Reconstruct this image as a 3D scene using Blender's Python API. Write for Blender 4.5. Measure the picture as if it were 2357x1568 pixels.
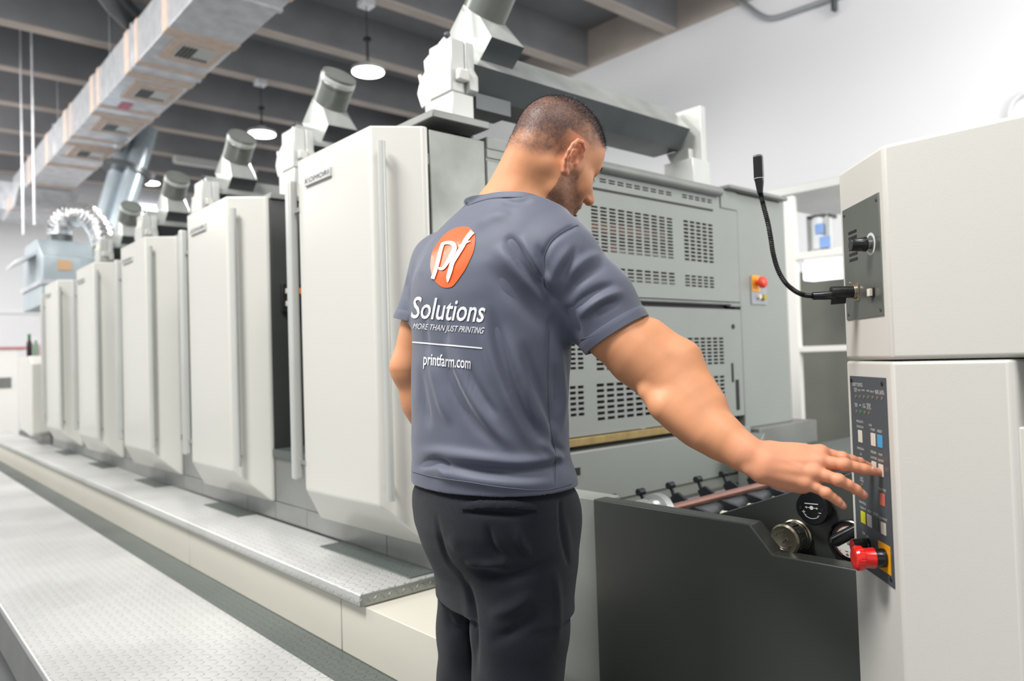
import bpy, bmesh, math, random
import numpy as np
from mathutils import Vector, Matrix
from mathutils.bvhtree import BVHTree
for o in list(bpy.data.objects): bpy.data.objects.remove(o)
random.seed(4); rng = np.random.default_rng(4)
sc = bpy.context.scene; COL = sc.collection

# ------------------------------------------------------------------ camera
IMW, IMH, F = 2357.0, 1568.0, 1727.887
CAM = np.array([0.0, 0.0, 1.15])
M = np.array([[0.65838225, 0.03958559, 0.75164207], [0.75202271, 0.00724749, -0.65909735], [-0.03153828, 0.9991899, -0.02499764]]).T
def ray(px, py): return M.T @ np.array([px-IMW/2, -(py-IMH/2), -F]) / F
def at(px, py, X=None, Y=None, Z=None, d=None):
    """point of the room seen at this place of the photo, on the plane X=, Y=, Z= or at depth d"""
    r = ray(px, py)
    t = d if d is not None else ((Y-CAM[1])/r[1] if Y is not None else ((X-CAM[0])/r[0] if X is not None else (Z-CAM[2])/r[2]))
    return CAM + t*r
def proj(P):
    q = (np.asarray(P)-CAM) @ M.T
    return IMW/2 + q[..., 0]/-q[..., 2]*F, IMH/2 - q[..., 1]/-q[..., 2]*F, -q[..., 2]
cd = bpy.data.cameras.new('camera'); cam = bpy.data.objects.new('camera', cd); COL.objects.link(cam)
R = M.T
cam.matrix_world = Matrix([[*R[0], CAM[0]], [*R[1], CAM[1]], [*R[2], CAM[2]], [0, 0, 0, 1]])
cd.sensor_width = 36; cd.lens = F/IMW*36; cd.clip_start = 0.05; cd.clip_end = 200
cd.dof.use_dof = True; cd.dof.focus_distance = 1.52; cd.dof.aperture_fstop = 2.9
sc.camera = cam

# ------------------------------------------------------------------ light
sc.view_settings.view_transform = 'Standard'; sc.view_settings.look = 'None'; sc.view_settings.gamma = 1
sc.view_settings.exposure = 0.18
wd = bpy.data.worlds.new('world'); sc.world = wd; wd.use_nodes = True
wd.node_tree.nodes['Background'].inputs[0].default_value = (0.93, 0.96, 1.0, 1); wd.node_tree.nodes['Background'].inputs[1].default_value = .62
def area(name, loc, size, power, target=None, color=(1, 0.98, 0.95), shape='SQUARE', sy=None):
    l = bpy.data.lights.new(name, 'AREA'); l.energy = power; l.size = size; l.shape = shape; l.color = color
    if sy: l.size_y = sy
    o = bpy.data.objects.new(name, l); COL.objects.link(o); o.location = loc
    if target is not None: o.rotation_euler = (Vector(target)-Vector(loc)).to_track_quat('-Z', 'Y').to_euler()
    return o
area('unseen_area', (-1.9, -1.3, 4.9), 1.3, 250, (-1.6, 1.0, 0.9), shape='RECTANGLE', sy=1.2)  # unseen key light, upper left, set by how the shading falls
area('unseen_area', (1.3, 0.3, 4.9), 1.4, 95, (-1.6, 1.1, 1.0), shape='RECTANGLE', sy=1.4)  # unseen second key, upper right, follows the shade line on the doors
area('unseen_area', (-7.5, -1.5, 4.9), 4.0, 250, (-7.5, 1.2, 0.6), shape='RECTANGLE', sy=2.0)  # unseen area light outside the frame beside the printing units
area('unseen_area', (0.5, 4.6, 4.95), 4.0, 90, (-0.5, 7.0, 2.0), shape='RECTANGLE', sy=1.6)  # added light out of view to brighten the back wall
area('added_wash', (2.0, 4.5, 2.4), 2.6, 150, (-4, 7.4, 2.0), shape='RECTANGLE', sy=2.0)  # added soft wash on the back wall, outside the frame
area('added_wash', (-12, -3.5, 3.4), 2.5, 260, (-16, 1.0, 4.0), shape='RECTANGLE', sy=1.5)  # added light outside the frame to brighten the cross duct
area('unseen_area', (-13, -2.0, 4.9), 4.0, 300, (-14, 3, 0), shape='RECTANGLE', sy=3.0)  # added light outside the frame for the far end wall

# ------------------------------------------------------------------ materials
def lin(c):
    if isinstance(c, str):
        c = c.lstrip('#'); c = [int(c[i:i+2], 16)/255 for i in (0, 2, 4)]
    return tuple([(x/12.92 if x <= .04045 else ((x+.055)/1.055)**2.4) for x in c]) + (1.0,)
def new_mat(name):
    m = bpy.data.materials.new(name); m.use_nodes = True
    return m, m.node_tree.nodes, m.node_tree.links, m.node_tree.nodes['Principled BSDF']
def mat(name, col, rough=.45, metal=0., spots=0., scale=6., bump=0., bscale=80., coat=0., emit=None, es=0., spec=.5, col2=None, stretch=None):
    m, N, L, B = new_mat(name)
    c = lin(col); B.inputs['Base Color'].default_value = c; B.inputs['Roughness'].default_value = rough
    B.inputs['Metallic'].default_value = metal; B.inputs['Coat Weight'].default_value = coat
    B.inputs['Specular IOR Level'].default_value = spec
    if emit: B.inputs['Emission Color'].default_value = lin(emit); B.inputs['Emission Strength'].default_value = es
    if spots or bump or col2:
        tc = N.new('ShaderNodeTexCoord'); mp = N.new('ShaderNodeMapping'); L.new(tc.outputs['Object'], mp.inputs[0])
        if stretch: mp.inputs['Scale'].default_value = stretch
        nz = N.new('ShaderNodeTexNoise'); nz.inputs['Scale'].default_value = scale; nz.inputs['Detail'].default_value = 5
        L.new(mp.outputs[0], nz.inputs[0])
        if spots or col2:
            mx = N.new('ShaderNodeMix'); mx.data_type = 'RGBA'
            c2 = lin(col2) if col2 else tuple(x*(1-spots) for x in c[:3])+(1,)
            mx.inputs[6].default_value = c; mx.inputs[7].default_value = c2
            mr = N.new('ShaderNodeMapRange'); mr.inputs[1].default_value = .38; mr.inputs[2].default_value = .68
            L.new(nz.outputs[0], mr.inputs[0]); L.new(mr.outputs[0], mx.inputs[0]); L.new(mx.outputs[2], B.inputs['Base Color'])
            r2 = N.new('ShaderNodeMapRange'); r2.inputs[3].default_value = rough*.85; r2.inputs[4].default_value = min(1, rough*1.2)
            L.new(nz.outputs[0], r2.inputs[0]); L.new(r2.outputs[0], B.inputs['Roughness'])
        if bump:
            n2 = N.new('ShaderNodeTexNoise'); n2.inputs['Scale'].default_value = bscale; n2.inputs['Detail'].default_value = 3
            L.new(mp.outputs[0], n2.inputs[0])
            bp = N.new('ShaderNodeBump'); bp.inputs['Strength'].default_value = bump; bp.inputs['Distance'].default_value = .004
            L.new(n2.outputs[0], bp.inputs['Height']); L.new(bp.outputs[0], B.inputs['Normal'])
    return m
def math_node(N, L, op, a, b=None, c=None):
    n = N.new('ShaderNodeMath'); n.operation = op
    for i, v in enumerate((a, b, c)):
        if v is None: continue
        if isinstance(v, (int, float)): n.inputs[i].default_value = v
        else: L.new(v, n.inputs[i])
    return n.outputs[0]
def tread_mat(name, col, rough, pitch=.030, metal=.25, strength=1.0, plane='xy', spots=.12):
    """raised diamond tread: small lens-shaped bars turned 45 degrees this way and that"""
    m, N, L, B = new_mat(name)
    B.inputs['Roughness'].default_value = rough; B.inputs['Metallic'].default_value = metal
    tc = N.new('ShaderNodeTexCoord'); sp = N.new('ShaderNodeSeparateXYZ'); L.new(tc.outputs['Object'], sp.inputs[0])
    a = sp.outputs[{'x': 0, 'y': 1, 'z': 2}[plane[0]]]; b = sp.outputs[{'x': 0, 'y': 1, 'z': 2}[plane[1]]]
    mm = lambda *q: math_node(N, L, *q)
    u = mm('DIVIDE', a, pitch); v = mm('DIVIDE', b, pitch)
    fu = mm('FLOOR', u); fv = mm('FLOOR', v)
    lu = mm('SUBTRACT', mm('SUBTRACT', u, fu), .5); lv = mm('SUBTRACT', mm('SUBTRACT', v, fv), .5)
    par = mm('FLOORED_MODULO', mm('ADD', fu, fv), 2.0)
    sg = mm('SUBTRACT', mm('MULTIPLY', par, 2.0), 1.0)
    lv2 = mm('MULTIPLY', lv, sg)
    p = mm('ADD', lu, lv2); q = mm('SUBTRACT', lu, lv2)
    e = mm('ADD', mm('POWER', mm('ABSOLUTE', mm('DIVIDE', p, .62)), 2.0), mm('POWER', mm('ABSOLUTE', mm('DIVIDE', q, .17)), 2.0))
    h = mm('SUBTRACT', 1.0, mm('MINIMUM', e, 1.0))
    h = mm('MINIMUM', mm('MULTIPLY', h, 2.0), 1.0)
    bp = N.new('ShaderNodeBump'); bp.inputs['Strength'].default_value = strength; bp.inputs['Distance'].default_value = .0034
    L.new(h, bp.inputs['Height']); L.new(bp.outputs[0], B.inputs['Normal'])
    nz = N.new('ShaderNodeTexNoise'); nz.inputs['Scale'].default_value = 2.2; nz.inputs['Detail'].default_value = 6; L.new(tc.outputs['Object'], nz.inputs[0])
    mx = N.new('ShaderNodeMix'); mx.data_type = 'RGBA'; c = lin(col); mx.inputs[6].default_value = c
    mx.inputs[7].default_value = tuple(x*(1-spots*2) for x in c[:3])+(1,); mr = N.new('ShaderNodeMapRange'); mr.inputs[1].default_value = .4; mr.inputs[2].default_value = .75
    L.new(nz.outputs[0], mr.inputs[0]); L.new(mr.outputs[0], mx.inputs[0]); L.new(mx.outputs[2], B.inputs['Base Color'])
    return m
white_paint = mat('white_paint', '#cfcec7', .25, coat=.15)
cream_paint = mat('cream_paint', '#dad6c9', .4, spots=.05, scale=1.2)
tower_paint = mat('tower_paint', '#d2d0c9', .42, spots=.015, scale=2, bump=.12, bscale=900)
grey_paint = mat('grey_paint', '#8f948f', .38, spots=.06, scale=2.5, bump=.04, bscale=500)
grey_steel = mat('grey_steel', '#8b8f8b', .3, .25, spots=.2, scale=5)
stained_steel = mat('stained_steel', '#7d817c', .3, .3, scale=4.5, col2='#616660')
base_grey = mat('base_grey', '#868885', .35, .3, spots=.2, scale=4)
dark_paint = mat('dark_paint', '#464945', .4, spots=.1, scale=3, bump=.05, bscale=700)
dark_unit = mat('dark_unit', '#454746', .35, spots=.12, scale=3)
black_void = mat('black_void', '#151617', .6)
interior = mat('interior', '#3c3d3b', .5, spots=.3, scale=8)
bare_metal = mat('bare_metal', '#b9bcbb', .28, .7, spots=.12, scale=7)
galvanised = mat('galvanised', '#dfe0e4', .32, .45, scale=7, col2='#c4c8ce')
galv_tape = mat('galv_tape', '#d8c4b6', .6, .1, spots=.15, scale=12)
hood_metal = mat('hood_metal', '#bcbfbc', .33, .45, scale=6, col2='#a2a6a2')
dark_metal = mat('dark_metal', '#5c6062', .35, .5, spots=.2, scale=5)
pale_metal = mat('pale_metal', '#c3c5c1', .3, .2, spots=.05, scale=5)
brass = mat('brass', '#a8905c', .4, .3, spots=.3, scale=20)
copper_rod = mat('copper_rod', '#9c7468', .3, .6, spots=.25, scale=15)
plaster = mat('plaster', '#dcdde0', .85, spots=.02, scale=.8, bump=.05, bscale=30)
plaster_far = mat('plaster_far', '#e4e4e6', .85, spots=.03, scale=.8)
concrete = mat('concrete', '#828386', .9, spots=.18, scale=1.6, bump=.3, bscale=25)
concrete_beige_bounce = mat('concrete_beige_bounce', '#b8aea6', .9, spots=.15, scale=2)  # beige concrete; on stem undersides it carries floor bounce light as colour
concrete_floor = mat('concrete_floor', '#6d6f70', .5, spots=.3, scale=2)
rubber_black = mat('rubber_black', '#17181a', .42, bump=.1, bscale=200)
plastic_black = mat('plastic_black', '#131416', .25, coat=.2)
lamp_glow = mat('lamp_glow', '#ffffff', .5, emit='#fffaf2', es=14)
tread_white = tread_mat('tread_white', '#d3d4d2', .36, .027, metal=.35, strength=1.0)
tread_step = tread_mat('tread_step', '#d3d4d2', .36, .027, metal=.35, strength=1.0)
tread_lip = tread_mat('tread_lip', '#c9cac6', .34, .024, metal=.35, strength=.9, plane='xz')
tread_end = tread_mat('tread_end', '#a9aea9', .34, .024, metal=.45, strength=1.0, plane='yz')
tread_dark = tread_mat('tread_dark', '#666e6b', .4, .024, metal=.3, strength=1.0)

# ------------------------------------------------------------------ mesh helpers
WL = {}
class MB:
    def __init__(s): s.v = []; s.f = []; s.m = []; s.cur = 0
    def add(s, vs, fs):
        b = len(s.v); s.v += [tuple(map(float, p)) for p in vs]
        for f in fs: s.f.append([b+i for i in f]); s.m.append(s.cur)
        return s
    def box(s, x0, x1, y0, y1, z0, z1):
        return s.add([(x, y, z) for x in (x0, x1) for y in (y0, y1) for z in (z0, z1)],
                     [(0, 1, 3, 2), (4, 6, 7, 5), (0, 4, 5, 1), (2, 3, 7, 6), (0, 2, 6, 4), (1, 5, 7, 3)])
    def prism(s, poly, axis, lo, hi):
        def P(a, b, t): return {'x': (t, a, b), 'y': (a, t, b), 'z': (a, b, t)}[axis]
        n = len(poly)
        s.add([P(*p, lo) for p in poly]+[P(*p, hi) for p in poly],
              [tuple(range(n))[::-1], tuple(range(n, 2*n))]+[(i, (i+1) % n, n+(i+1) % n, n+i) for i in range(n)])
        return s
    def hexa(s, a, b):
        """solid between two matching loops of points"""
        n = len(a)
        return s.add(list(a)+list(b), [tuple(range(n))[::-1], tuple(range(n, 2*n))]+[(i, (i+1) % n, n+(i+1) % n, n+i) for i in range(n)])
    def lathe(s, o, d, prof, n=28, caps=True):
        o = Vector(o); d = Vector(d).normalized(); u = d.orthogonal().normalized(); w = d.cross(u)
        vs = []; fs = []
        for t, r in prof:
            for i in range(n):
                a = 2*math.pi*i/n; vs.append(o+d*t+(u*math.cos(a)+w*math.sin(a))*r)
        for k in range(len(prof)-1):
            for i in range(n): fs.append((k*n+i, k*n+(i+1) % n, (k+1)*n+(i+1) % n, (k+1)*n+i))
        if caps: fs.append(tuple(range(n))[::-1]); fs.append(tuple(range((len(prof)-1)*n, len(prof)*n)))
        return s.add(vs, fs)
    def tube(s, pts, r, n=12):
        pts = [Vector(p) for p in pts]; vs = []; fs = []; u = None
        for i, p in enumerate(pts):
            t = (pts[min(i+1, len(pts)-1)]-pts[max(i-1, 0)]).normalized()
            u = t.orthogonal().normalized() if u is None else (u-t*u.dot(t)).normalized()
            w = t.cross(u); rr = r[i] if isinstance(r, (list, tuple)) else r
            for k in range(n):
                a = 2*math.pi*k/n; vs.append(p+(u*math.cos(a)+w*math.sin(a))*rr)
        for i in range(len(pts)-1):
            for k in range(n): fs.append((i*n+k, i*n+(k+1) % n, (i+1)*n+(k+1) % n, (i+1)*n+k))
        fs.append(tuple(range(n))[::-1]); fs.append(tuple(range((len(pts)-1)*n, len(pts)*n)))
        return s.add(vs, fs)
    def build(s, name, m, parent=None, bevel=0., seg=2, angle=35, recalc=True):
        me = bpy.data.meshes.new(name); off = Vector(WL[parent.name]) if parent is not None else Vector((0, 0, 0))
        me.from_pydata([tuple(Vector(p)-off) for p in s.v], [], s.f)
        for mm in (m if isinstance(m, (list, tuple)) else [m]): me.materials.append(mm)
        if isinstance(m, (list, tuple)): me.polygons.foreach_set('material_index', s.m)
        if recalc:
            b = bmesh.new(); b.from_mesh(me); bmesh.ops.recalc_face_normals(b, faces=b.faces); b.to_mesh(me); b.free()
        me.polygons.foreach_set('use_smooth', [True]*len(me.polygons)); me.set_sharp_from_angle(angle=math.radians(angle))
        o = bpy.data.objects.new(name, me); COL.objects.link(o); WL[o.name] = tuple(off)
        if parent is not None: o.parent = parent
        if bevel:
            md = o.modifiers.new('bevel', 'BEVEL'); md.width = bevel; md.segments = seg; md.limit_method = 'ANGLE'; md.angle_limit = math.radians(30)
        return o
def tag(o, label=None, cat=None, group=None, kind=None):
    if label: o['label'] = label
    if cat: o['category'] = cat
    if group: o['group'] = group
    if kind: o['kind'] = kind
    return o
def thing(name, label, cat, loc, group=None):
    o = bpy.data.objects.new(name, None); COL.objects.link(o); o.location = loc; o.empty_display_size = .1
    WL[o.name] = tuple(loc); return tag(o, label, cat, group)
def origin_to(o, loc):
    """put the origin of a top-level mesh at its base"""
    o.data.transform(Matrix.Translation(-Vector(loc))); o.location = loc; WL[o.name] = tuple(loc); return o
def copy_tree(root, shift, label, group=None):
    def cp(o, parent):
        c = o.copy(); COL.objects.link(c)
        if parent is not None: c.parent = parent
        for ch in [x for x in bpy.data.objects if x.parent == o]: cp(ch, c)
        return c
    r = cp(root, None); r.location = Vector(root.location)+Vector(shift); r['label'] = label
    if group: r['group'] = group
    return r
def struct(name, mb, m, **k): return tag(mb.build(name, m, **k), kind='structure')
_fc = {}
def text2d(s, size=1., shear=0., bold=0., spacing=1., align='LEFT', res=3):
    cu = bpy.data.curves.new('t', 'FONT'); cu.body = s; cu.size = size; cu.shear = shear; cu.offset = bold; cu.space_character = spacing; cu.align_x = align; cu.resolution_u = res
    ob = bpy.data.objects.new('t', cu); COL.objects.link(ob)
    me = bpy.data.meshes.new_from_object(ob.evaluated_get(bpy.context.evaluated_depsgraph_get()))
    vs = [(v.co.x, v.co.y) for v in me.vertices]; fs = [tuple(p.vertices) for p in me.polygons]
    bpy.data.objects.remove(ob); bpy.data.curves.remove(cu); bpy.data.meshes.remove(me)
    return vs, fs
def fit_text(mb, s, frame, u0, u1, v0, v1, **k):
    """text stretched into the box u0..u1 x v0..v1 of a frame (origin, u axis, v axis)"""
    vs, fs = text2d(s, **k)
    a = np.array(vs); lo = a.min(0); hi = a.max(0); O, U, V = map(np.array, frame)
    mb.add([O+U*(u0+(p[0]-lo[0])/(hi[0]-lo[0])*(u1-u0))+V*(v0+(p[1]-lo[1])/max(1e-6, hi[1]-lo[1])*(v1-v0)) for p in a], fs)

# ------------------------------------------------------------------ the room
struct('floor', MB().box(-19, 6, -9, 7.6, -.1, 0), concrete_floor)
YW = 7.42
mb = MB().box(-19, 6, YW, YW+.2, 0, 5.0); struct('wall_back', mb, plaster)
struct('wall_left', MB().box(-18.7, -18.5, -9, 7.6, 0, 5.5), plaster_far)
struct('trim_1', MB().box(-18.5, 6, YW-.03, YW+.2, 5.0, 5.5), concrete_beige_bounce)
mb = MB().box(-18.7, 6, -9, 7.6, 5.5, 5.65)
mb.cur = 0; struct('ceiling', mb, concrete)
k = 0
for i in range(-1, 9):
    x = -5.35+1.45*-i
    b = MB().prism([(x-.11, 5.5), (x-.075, 5.0), (x+.075, 5.0), (x+.11, 5.5)], 'x', 0, 1)
    b = MB(); b.hexa([(x-.11, -9, 5.5), (x-.075, -9, 5.02), (x+.075, -9, 5.02), (x+.11, -9, 5.5)], [(x-.11, YW-.03, 5.5), (x-.075, YW-.03, 5.02), (x+.075, YW-.03, 5.02), (x+.11, YW-.03, 5.5)]); b.cur = 1; b.box(x-.078, x+.078, -9, YW-.031, 5.0, 5.021)  # pale strip under each stem imitates bounce light by colour
    k += 1; struct('trim_%d' % (k+1), b, [concrete, concrete_beige_bounce])
struct('baseboard_back', MB().box(-18.5, 6, YW-.015, YW, 0, .1), plaster_far)

# ------------------------------------------------------------------ galleries beside the press
w = thing('walkway', 'long raised white walkway of diamond tread plate running beside the press', 'walkway', (-6, .63, 0))
MB().box(-11.4, -1.56, .37, .90, .335, .36).build('deck', tread_white, w, bevel=.004)
MB().box(-11.4, -1.56, .375, .40, .19, .335).build('side_rail', base_grey, w, bevel=.003)
for x in (-1.62, -4.4, -7.2, -10): MB().box(x-.03, x+.03, .42, .48, 0, .335).build('support_leg', base_grey, w)
g = thing('gutter_gallery', 'sunken dark strip of diamond tread plate between the walkway and the cream skirt', 'walkway', (-6, 1.0, 0))
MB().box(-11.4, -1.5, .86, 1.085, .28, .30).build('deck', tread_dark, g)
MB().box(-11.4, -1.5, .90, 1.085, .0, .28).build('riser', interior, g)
b = MB()
b.box(-15, -1.9, 1.065, 1.335, .474, .5)
st = thing('step', 'narrow step of diamond tread plate along the foot of the white press doors', 'step', (-6, 1.2, .3))
sm = [tread_step, tread_lip, tread_end]
b = MB(); b.cur = 0
x0, x1, y0, y1, z0, z1 = -11.4, -1.9, 1.065, 1.34, .462, .5
vs = [(x, y, z) for x in (x0, x1) for y in (y0, y1) for z in (z0, z1)]
for q, mi in (((0, 1, 3, 2), 2), ((4, 6, 7, 5), 2), ((0, 4, 5, 1), 1), ((2, 3, 7, 6), 1), ((0, 2, 6, 4), 0), ((1, 5, 7, 3), 0)):
    b.cur = mi; b.add([vs[i] for i in q], [(0, 1, 2, 3)])
t_ = b.build('tread', sm, st)
bm = bmesh.new(); bm.from_mesh(t_.data); bmesh.ops.remove_doubles(bm, verts=bm.verts, dist=1e-4); bm.to_mesh(t_.data); bm.free()
md = t_.modifiers.new('bevel', 'BEVEL'); md.width = .006; md.segments = 2
for i, (a, c) in enumerate(((-11.4, -7.6), (-7.595, -5.4), (-5.395, -3.4), (-3.395, -2.05), (-2.045, -1.45))):
    MB().box(a, c, 1.085, 1.34, .30, .462 if c < -1.9 else .461).build('skirt_panel', cream_paint, st, bevel=.002)

# ------------------------------------------------------------------ printing units
X0 = -1.905; P = 1.19
def door_mesh(x):
    b = MB(); Yb = 1.34
    A, B, C = (x-.6, 1.2, 1.886), (x-.099, 1.2, 1.886), (x, 1.33, 1.883)
    A2, B2, D, E_ = (x-.6, 1.2, .713), (x-.099, 1.2, .716), (x-.6, 1.255, .60), (x, 1.335, .578)
    G, H, I, J = (x-.6, Yb, 1.886), (x, Yb+.01, 1.883), (x-.6, Yb, .60), (x, Yb+.01, .578)
    b.add([A, B, C, A2, B2, D, E_, G, H, I, J], [(0, 3, 4, 1), (1, 4, 6, 2), (3, 5, 6, 4), (0, 1, 2, 8, 7), (0, 7, 9, 5, 3), (5, 9, 10, 6), (2, 6, 10, 8), (7, 8, 10, 9)])
    return b
def komori(x, parent):
    O = at(703, 431, Y=1.2); b = MB()
    zl, zr = at(705, 431, Y=1.2), at(764, 383, Y=1.2)
    xa, xb, za, zb = zl[0]-X0+x, zr[0]-X0+x, zl[2], zr[2]
    pl = MB().box(xa, xb, 1.192, 1.202, za, zb).build('nameplate', pale_metal, parent, bevel=.002)
    t = MB(); fit_text(t, 'KOMORI', ((0, 1.1905, 0), (1, 0, 0), (0, 0, 1)), xa+.007, xb-.007, za+.0085, zb-.008, shear=.15, spacing=1.05)
    t.build('lettering', dark_metal, pl, recalc=False)
u = thing('printing_unit', 'nearest white printing unit, its tall door right behind the man', 'printing press unit', (X0-.3, 1.9, .5), 'printing units of the press in a row')
door_mesh(X0).build('door', white_paint, u, bevel=.007, seg=3)
hb = MB()
hb.tube([(X0-.051, 1.211, 1.826), (X0-.051, 1.211, .735)], .0125, 14)
h = hb.build('door_handle', pale_metal, u)
MB().tube([(X0-.051, 1.211, 1.785), (X0-.078, 1.232, 1.785)], .007, 10).build('bracket', bare_metal, h, bevel=.002)
MB().tube([(X0-.051, 1.211, .775), (X0-.078, 1.232, .775)], .007, 10).build('bracket', bare_metal, h, bevel=.002)
g = MB().box(X0-.66, X0-.625, 1.175, 1.21, .745, 1.82).build('guard_bar', pale_metal, u, bevel=.008, seg=3)
MB().box(X0-.63, X0-.59, 1.195, 1.205, 1.70, 1.715).build('bracket', bare_metal, g)
MB().box(X0-.63, X0-.59, 1.195, 1.205, .80, .815).build('bracket', bare_metal, g)
komori(X0, u)
ubody = MB().box(X0-.60, X0-.004, 1.352, 2.9, .58, 1.875).build('frame_body', dark_unit, u, bevel=.004)
MB().prism([(X0-.60, 1.876), (X0-.60, 1.90), (X0+.01, 1.90), (X0+.01, 1.876)], 'y', 1.352, 2.9).build('roof_plate', base_grey, u, bevel=.003)
uroof = bpy.data.objects['roof_plate']
for xa_, xb_ in ((X0-.895, X0-.303), (X0-.30, X0), (X0-1.188, X0-.897)): MB().box(xa_, xb_, 1.345, 1.36, .503, .578).build('lower_panel', base_grey, u, bevel=.0015)
MB().box(X0-1.186, X0-.604, 1.345, 1.38, .58, .765).build('gap_panel', base_grey, u, bevel=.0015)
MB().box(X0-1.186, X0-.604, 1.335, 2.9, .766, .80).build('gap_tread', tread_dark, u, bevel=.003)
bx = MB().box(X0-.002, X0+.016, 1.39, 1.50, 1.385, 1.51).build('side_control_box', black_void, u, bevel=.003)
bb = [MB().box(X0+.016, X0+.024, 1.405, 1.44, z_, z_+.022).build('button', cream_paint, bx, bevel=.002) for z_ in (1.41, 1.465)]
bb.append(MB().box(X0+.016, X0+.026, 1.455, 1.485, 1.465, 1.49).build('button', mat('orange_button', '#f08a2a', .4), bx, bevel=.002))
# extraction beam with hood on top of each unit
e = thing('extraction_beam', 'grey extraction beam with square hood and pipe above the nearest white unit', 'air extractor', (-2.0, 2.1, 1.90), 'extraction beams on top of the printing units')
bmx = MB(); pr5 = [(-1.99, 2.17), (-2.05, 2.085), (-2.20, 2.085), (-2.215, 2.24), (-2.09, 2.285)]
n = 5; vv = [(a, 1.56, c) for a, c in pr5]+[(a, 2.86, c) for a, c in pr5]
for i in range(n):
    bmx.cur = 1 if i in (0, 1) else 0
    j = (i+1) % n; bmx.add([vv[i], vv[j], vv[n+j], vv[n+i]], [(0, 1, 2, 3)])
bmx.cur = 0; bmx.add(vv[:n], [tuple(range(n))]); bmx.add(vv[n:], [tuple(range(n))])
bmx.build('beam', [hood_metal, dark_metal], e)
pst = MB().box(-2.10, -1.975, 1.50, 1.56, 2.05, 2.232)
pst.build('end_plate', pale_metal, e, bevel=.006)
MB().prism([(-2.10, 2.19), (-2.10, 2.05), (-2.16, 2.04), (-2.185, 2.10), (-2.165, 2.14)], 'y', 1.505, 1.55).tube([(-2.165, 1.52, 2.11), (-2.185, 1.52, 2.17)], .008, 8).build('side_flap', pale_metal, e, bevel=.003)
MB().box(-2.085, -1.99, 1.4985, 1.5, 2.15, 2.19).build('name_label', mat('label_cream', '#e9e3cf', .5), e)
MB().box(-2.125, -1.965, 1.495, 1.585, 1.905, 2.045).build('post', pale_metal, e, bevel=.004)
MB().box(-1.975, -1.95, 1.515, 1.56, 2.085, 2.125).build('latch', white_paint, e, bevel=.006)
MB().prism([(-1.975, 2.232), (-1.975, 2.14), (-1.955, 2.11), (-1.955, 2.06), (-1.975, 2.05), (-2.1, 2.05), (-2.1, 2.232)], 'y', 1.561, 1.60).build('bearing_plate', pale_metal, e, bevel=.003)
MB().tube([(-2.03, 1.53, 2.232), (-2.03, 1.53, 2.258)], .003, 8).lathe((-2.03, 1.53, 2.255), (0, 0, 1), [(0, .006), (.006, .011), (.014, .011), (.018, .006)], 12).build('knob', dark_metal, e)
MB().prism([(-2.0, 2.085), (-2.0, 2.0), (-2.1, 2.02), (-2.13, 2.085)], 'y', 2.862, 2.90).box(-2.10, -1.94, 2.80, 2.93, 1.905, 2.02).box(-2.11, -1.96, 2.90, 2.94, 2.02, 2.28).build('far_post', pale_metal, e, bevel=.004)
MB().box(-2.12, -2.02, 1.64, 1.80, 2.03, 2.085).build('under_tray', dark_metal, e)
# hood: short box on the sloping beam, narrowing into a round pipe
ya, yb = 1.667, 1.82
a_, d_, bt, bk = (-1.958, 2.268), (-2.03, 2.206), (-2.146, 2.25), (-2.225, 2.345)
hood = MB()
n = 24; ax = Vector((.100, 0, .107)).normalized(); c0 = Vector((-2.088, (ya+yb)/2+.004, 2.418)); u1 = Vector((0, 1, 0)); u2 = ax.cross(u1); rp = .083
ring = [c0+u1*math.cos(2*math.pi*i/n)*rp+u2*math.sin(2*math.pi*i/n)*rp for i in range(n)]
sq = [Vector((a_[0], ya, a_[1])), Vector((a_[0], yb, a_[1])), Vector((bk[0], yb, bk[1])), Vector((bk[0], ya, bk[1]))]
def sqpt(ang):
    c, s_ = math.cos(ang), math.sin(ang); m_ = max(abs(c), abs(s_)); c, s_ = c/m_, s_/m_
    # c along y, s_ along u2
    f = Vector((a_[0], 0, a_[1])); g2 = Vector((bk[0], 0, bk[1]))
    t = (s_+1)/2
    dirn = 1 if (f-g2).dot(u2) > 0 else 0
    q = g2.lerp(f, t) if dirn else f.lerp(g2, t)
    return Vector((q.x, ya+(yb-ya)*(c+1)/2, q.z))
base = [sqpt(2*math.pi*(i+.5*0)/n) for i in range(n)]
# make the four corners exact
hood.add([tuple(p) for p in base]+[tuple(p) for p in ring], [(i, (i+1) % n, n+(i+1) % n, n+i) for i in range(n)])
hood.build('hood', hood_metal, e, angle=20)
hb2 = MB(); hb2.cur = 0
Q = [(a_[0], ya, a_[1]), (a_[0], yb, a_[1]), (d_[0], yb, d_[1]), (d_[0], ya, d_[1]), (bt[0], ya, bt[1]), (bt[0], yb, bt[1]), (bk[0], ya, bk[1]), (bk[0], yb, bk[1])]
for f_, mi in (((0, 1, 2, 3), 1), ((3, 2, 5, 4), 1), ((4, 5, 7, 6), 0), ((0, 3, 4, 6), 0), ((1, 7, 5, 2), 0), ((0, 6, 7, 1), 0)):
    hb2.cur = mi; hb2.add([Q[i] for i in f_], [tuple(range(len(f_)))])
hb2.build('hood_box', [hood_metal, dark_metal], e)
pp = MB(); pp.lathe(c0, ax, [(-.02, rp*.99), (.10, rp*.99), (.10, rp*1.03), (.112, rp*1.03), (.115, rp*1.0), (.15, rp*.99)], 32); pp.build('pipe', stained_steel, e)
el = MB(); el.lathe(c0+ax*.112, ax, [(0, rp*1.01), (.018, rp*1.03), (.026, rp*1.0), (.028, rp*.9)], 32); el.build('pipe_cap', pale_metal, e)
ordn = ['second', 'third', 'fourth', 'fifth']
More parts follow.
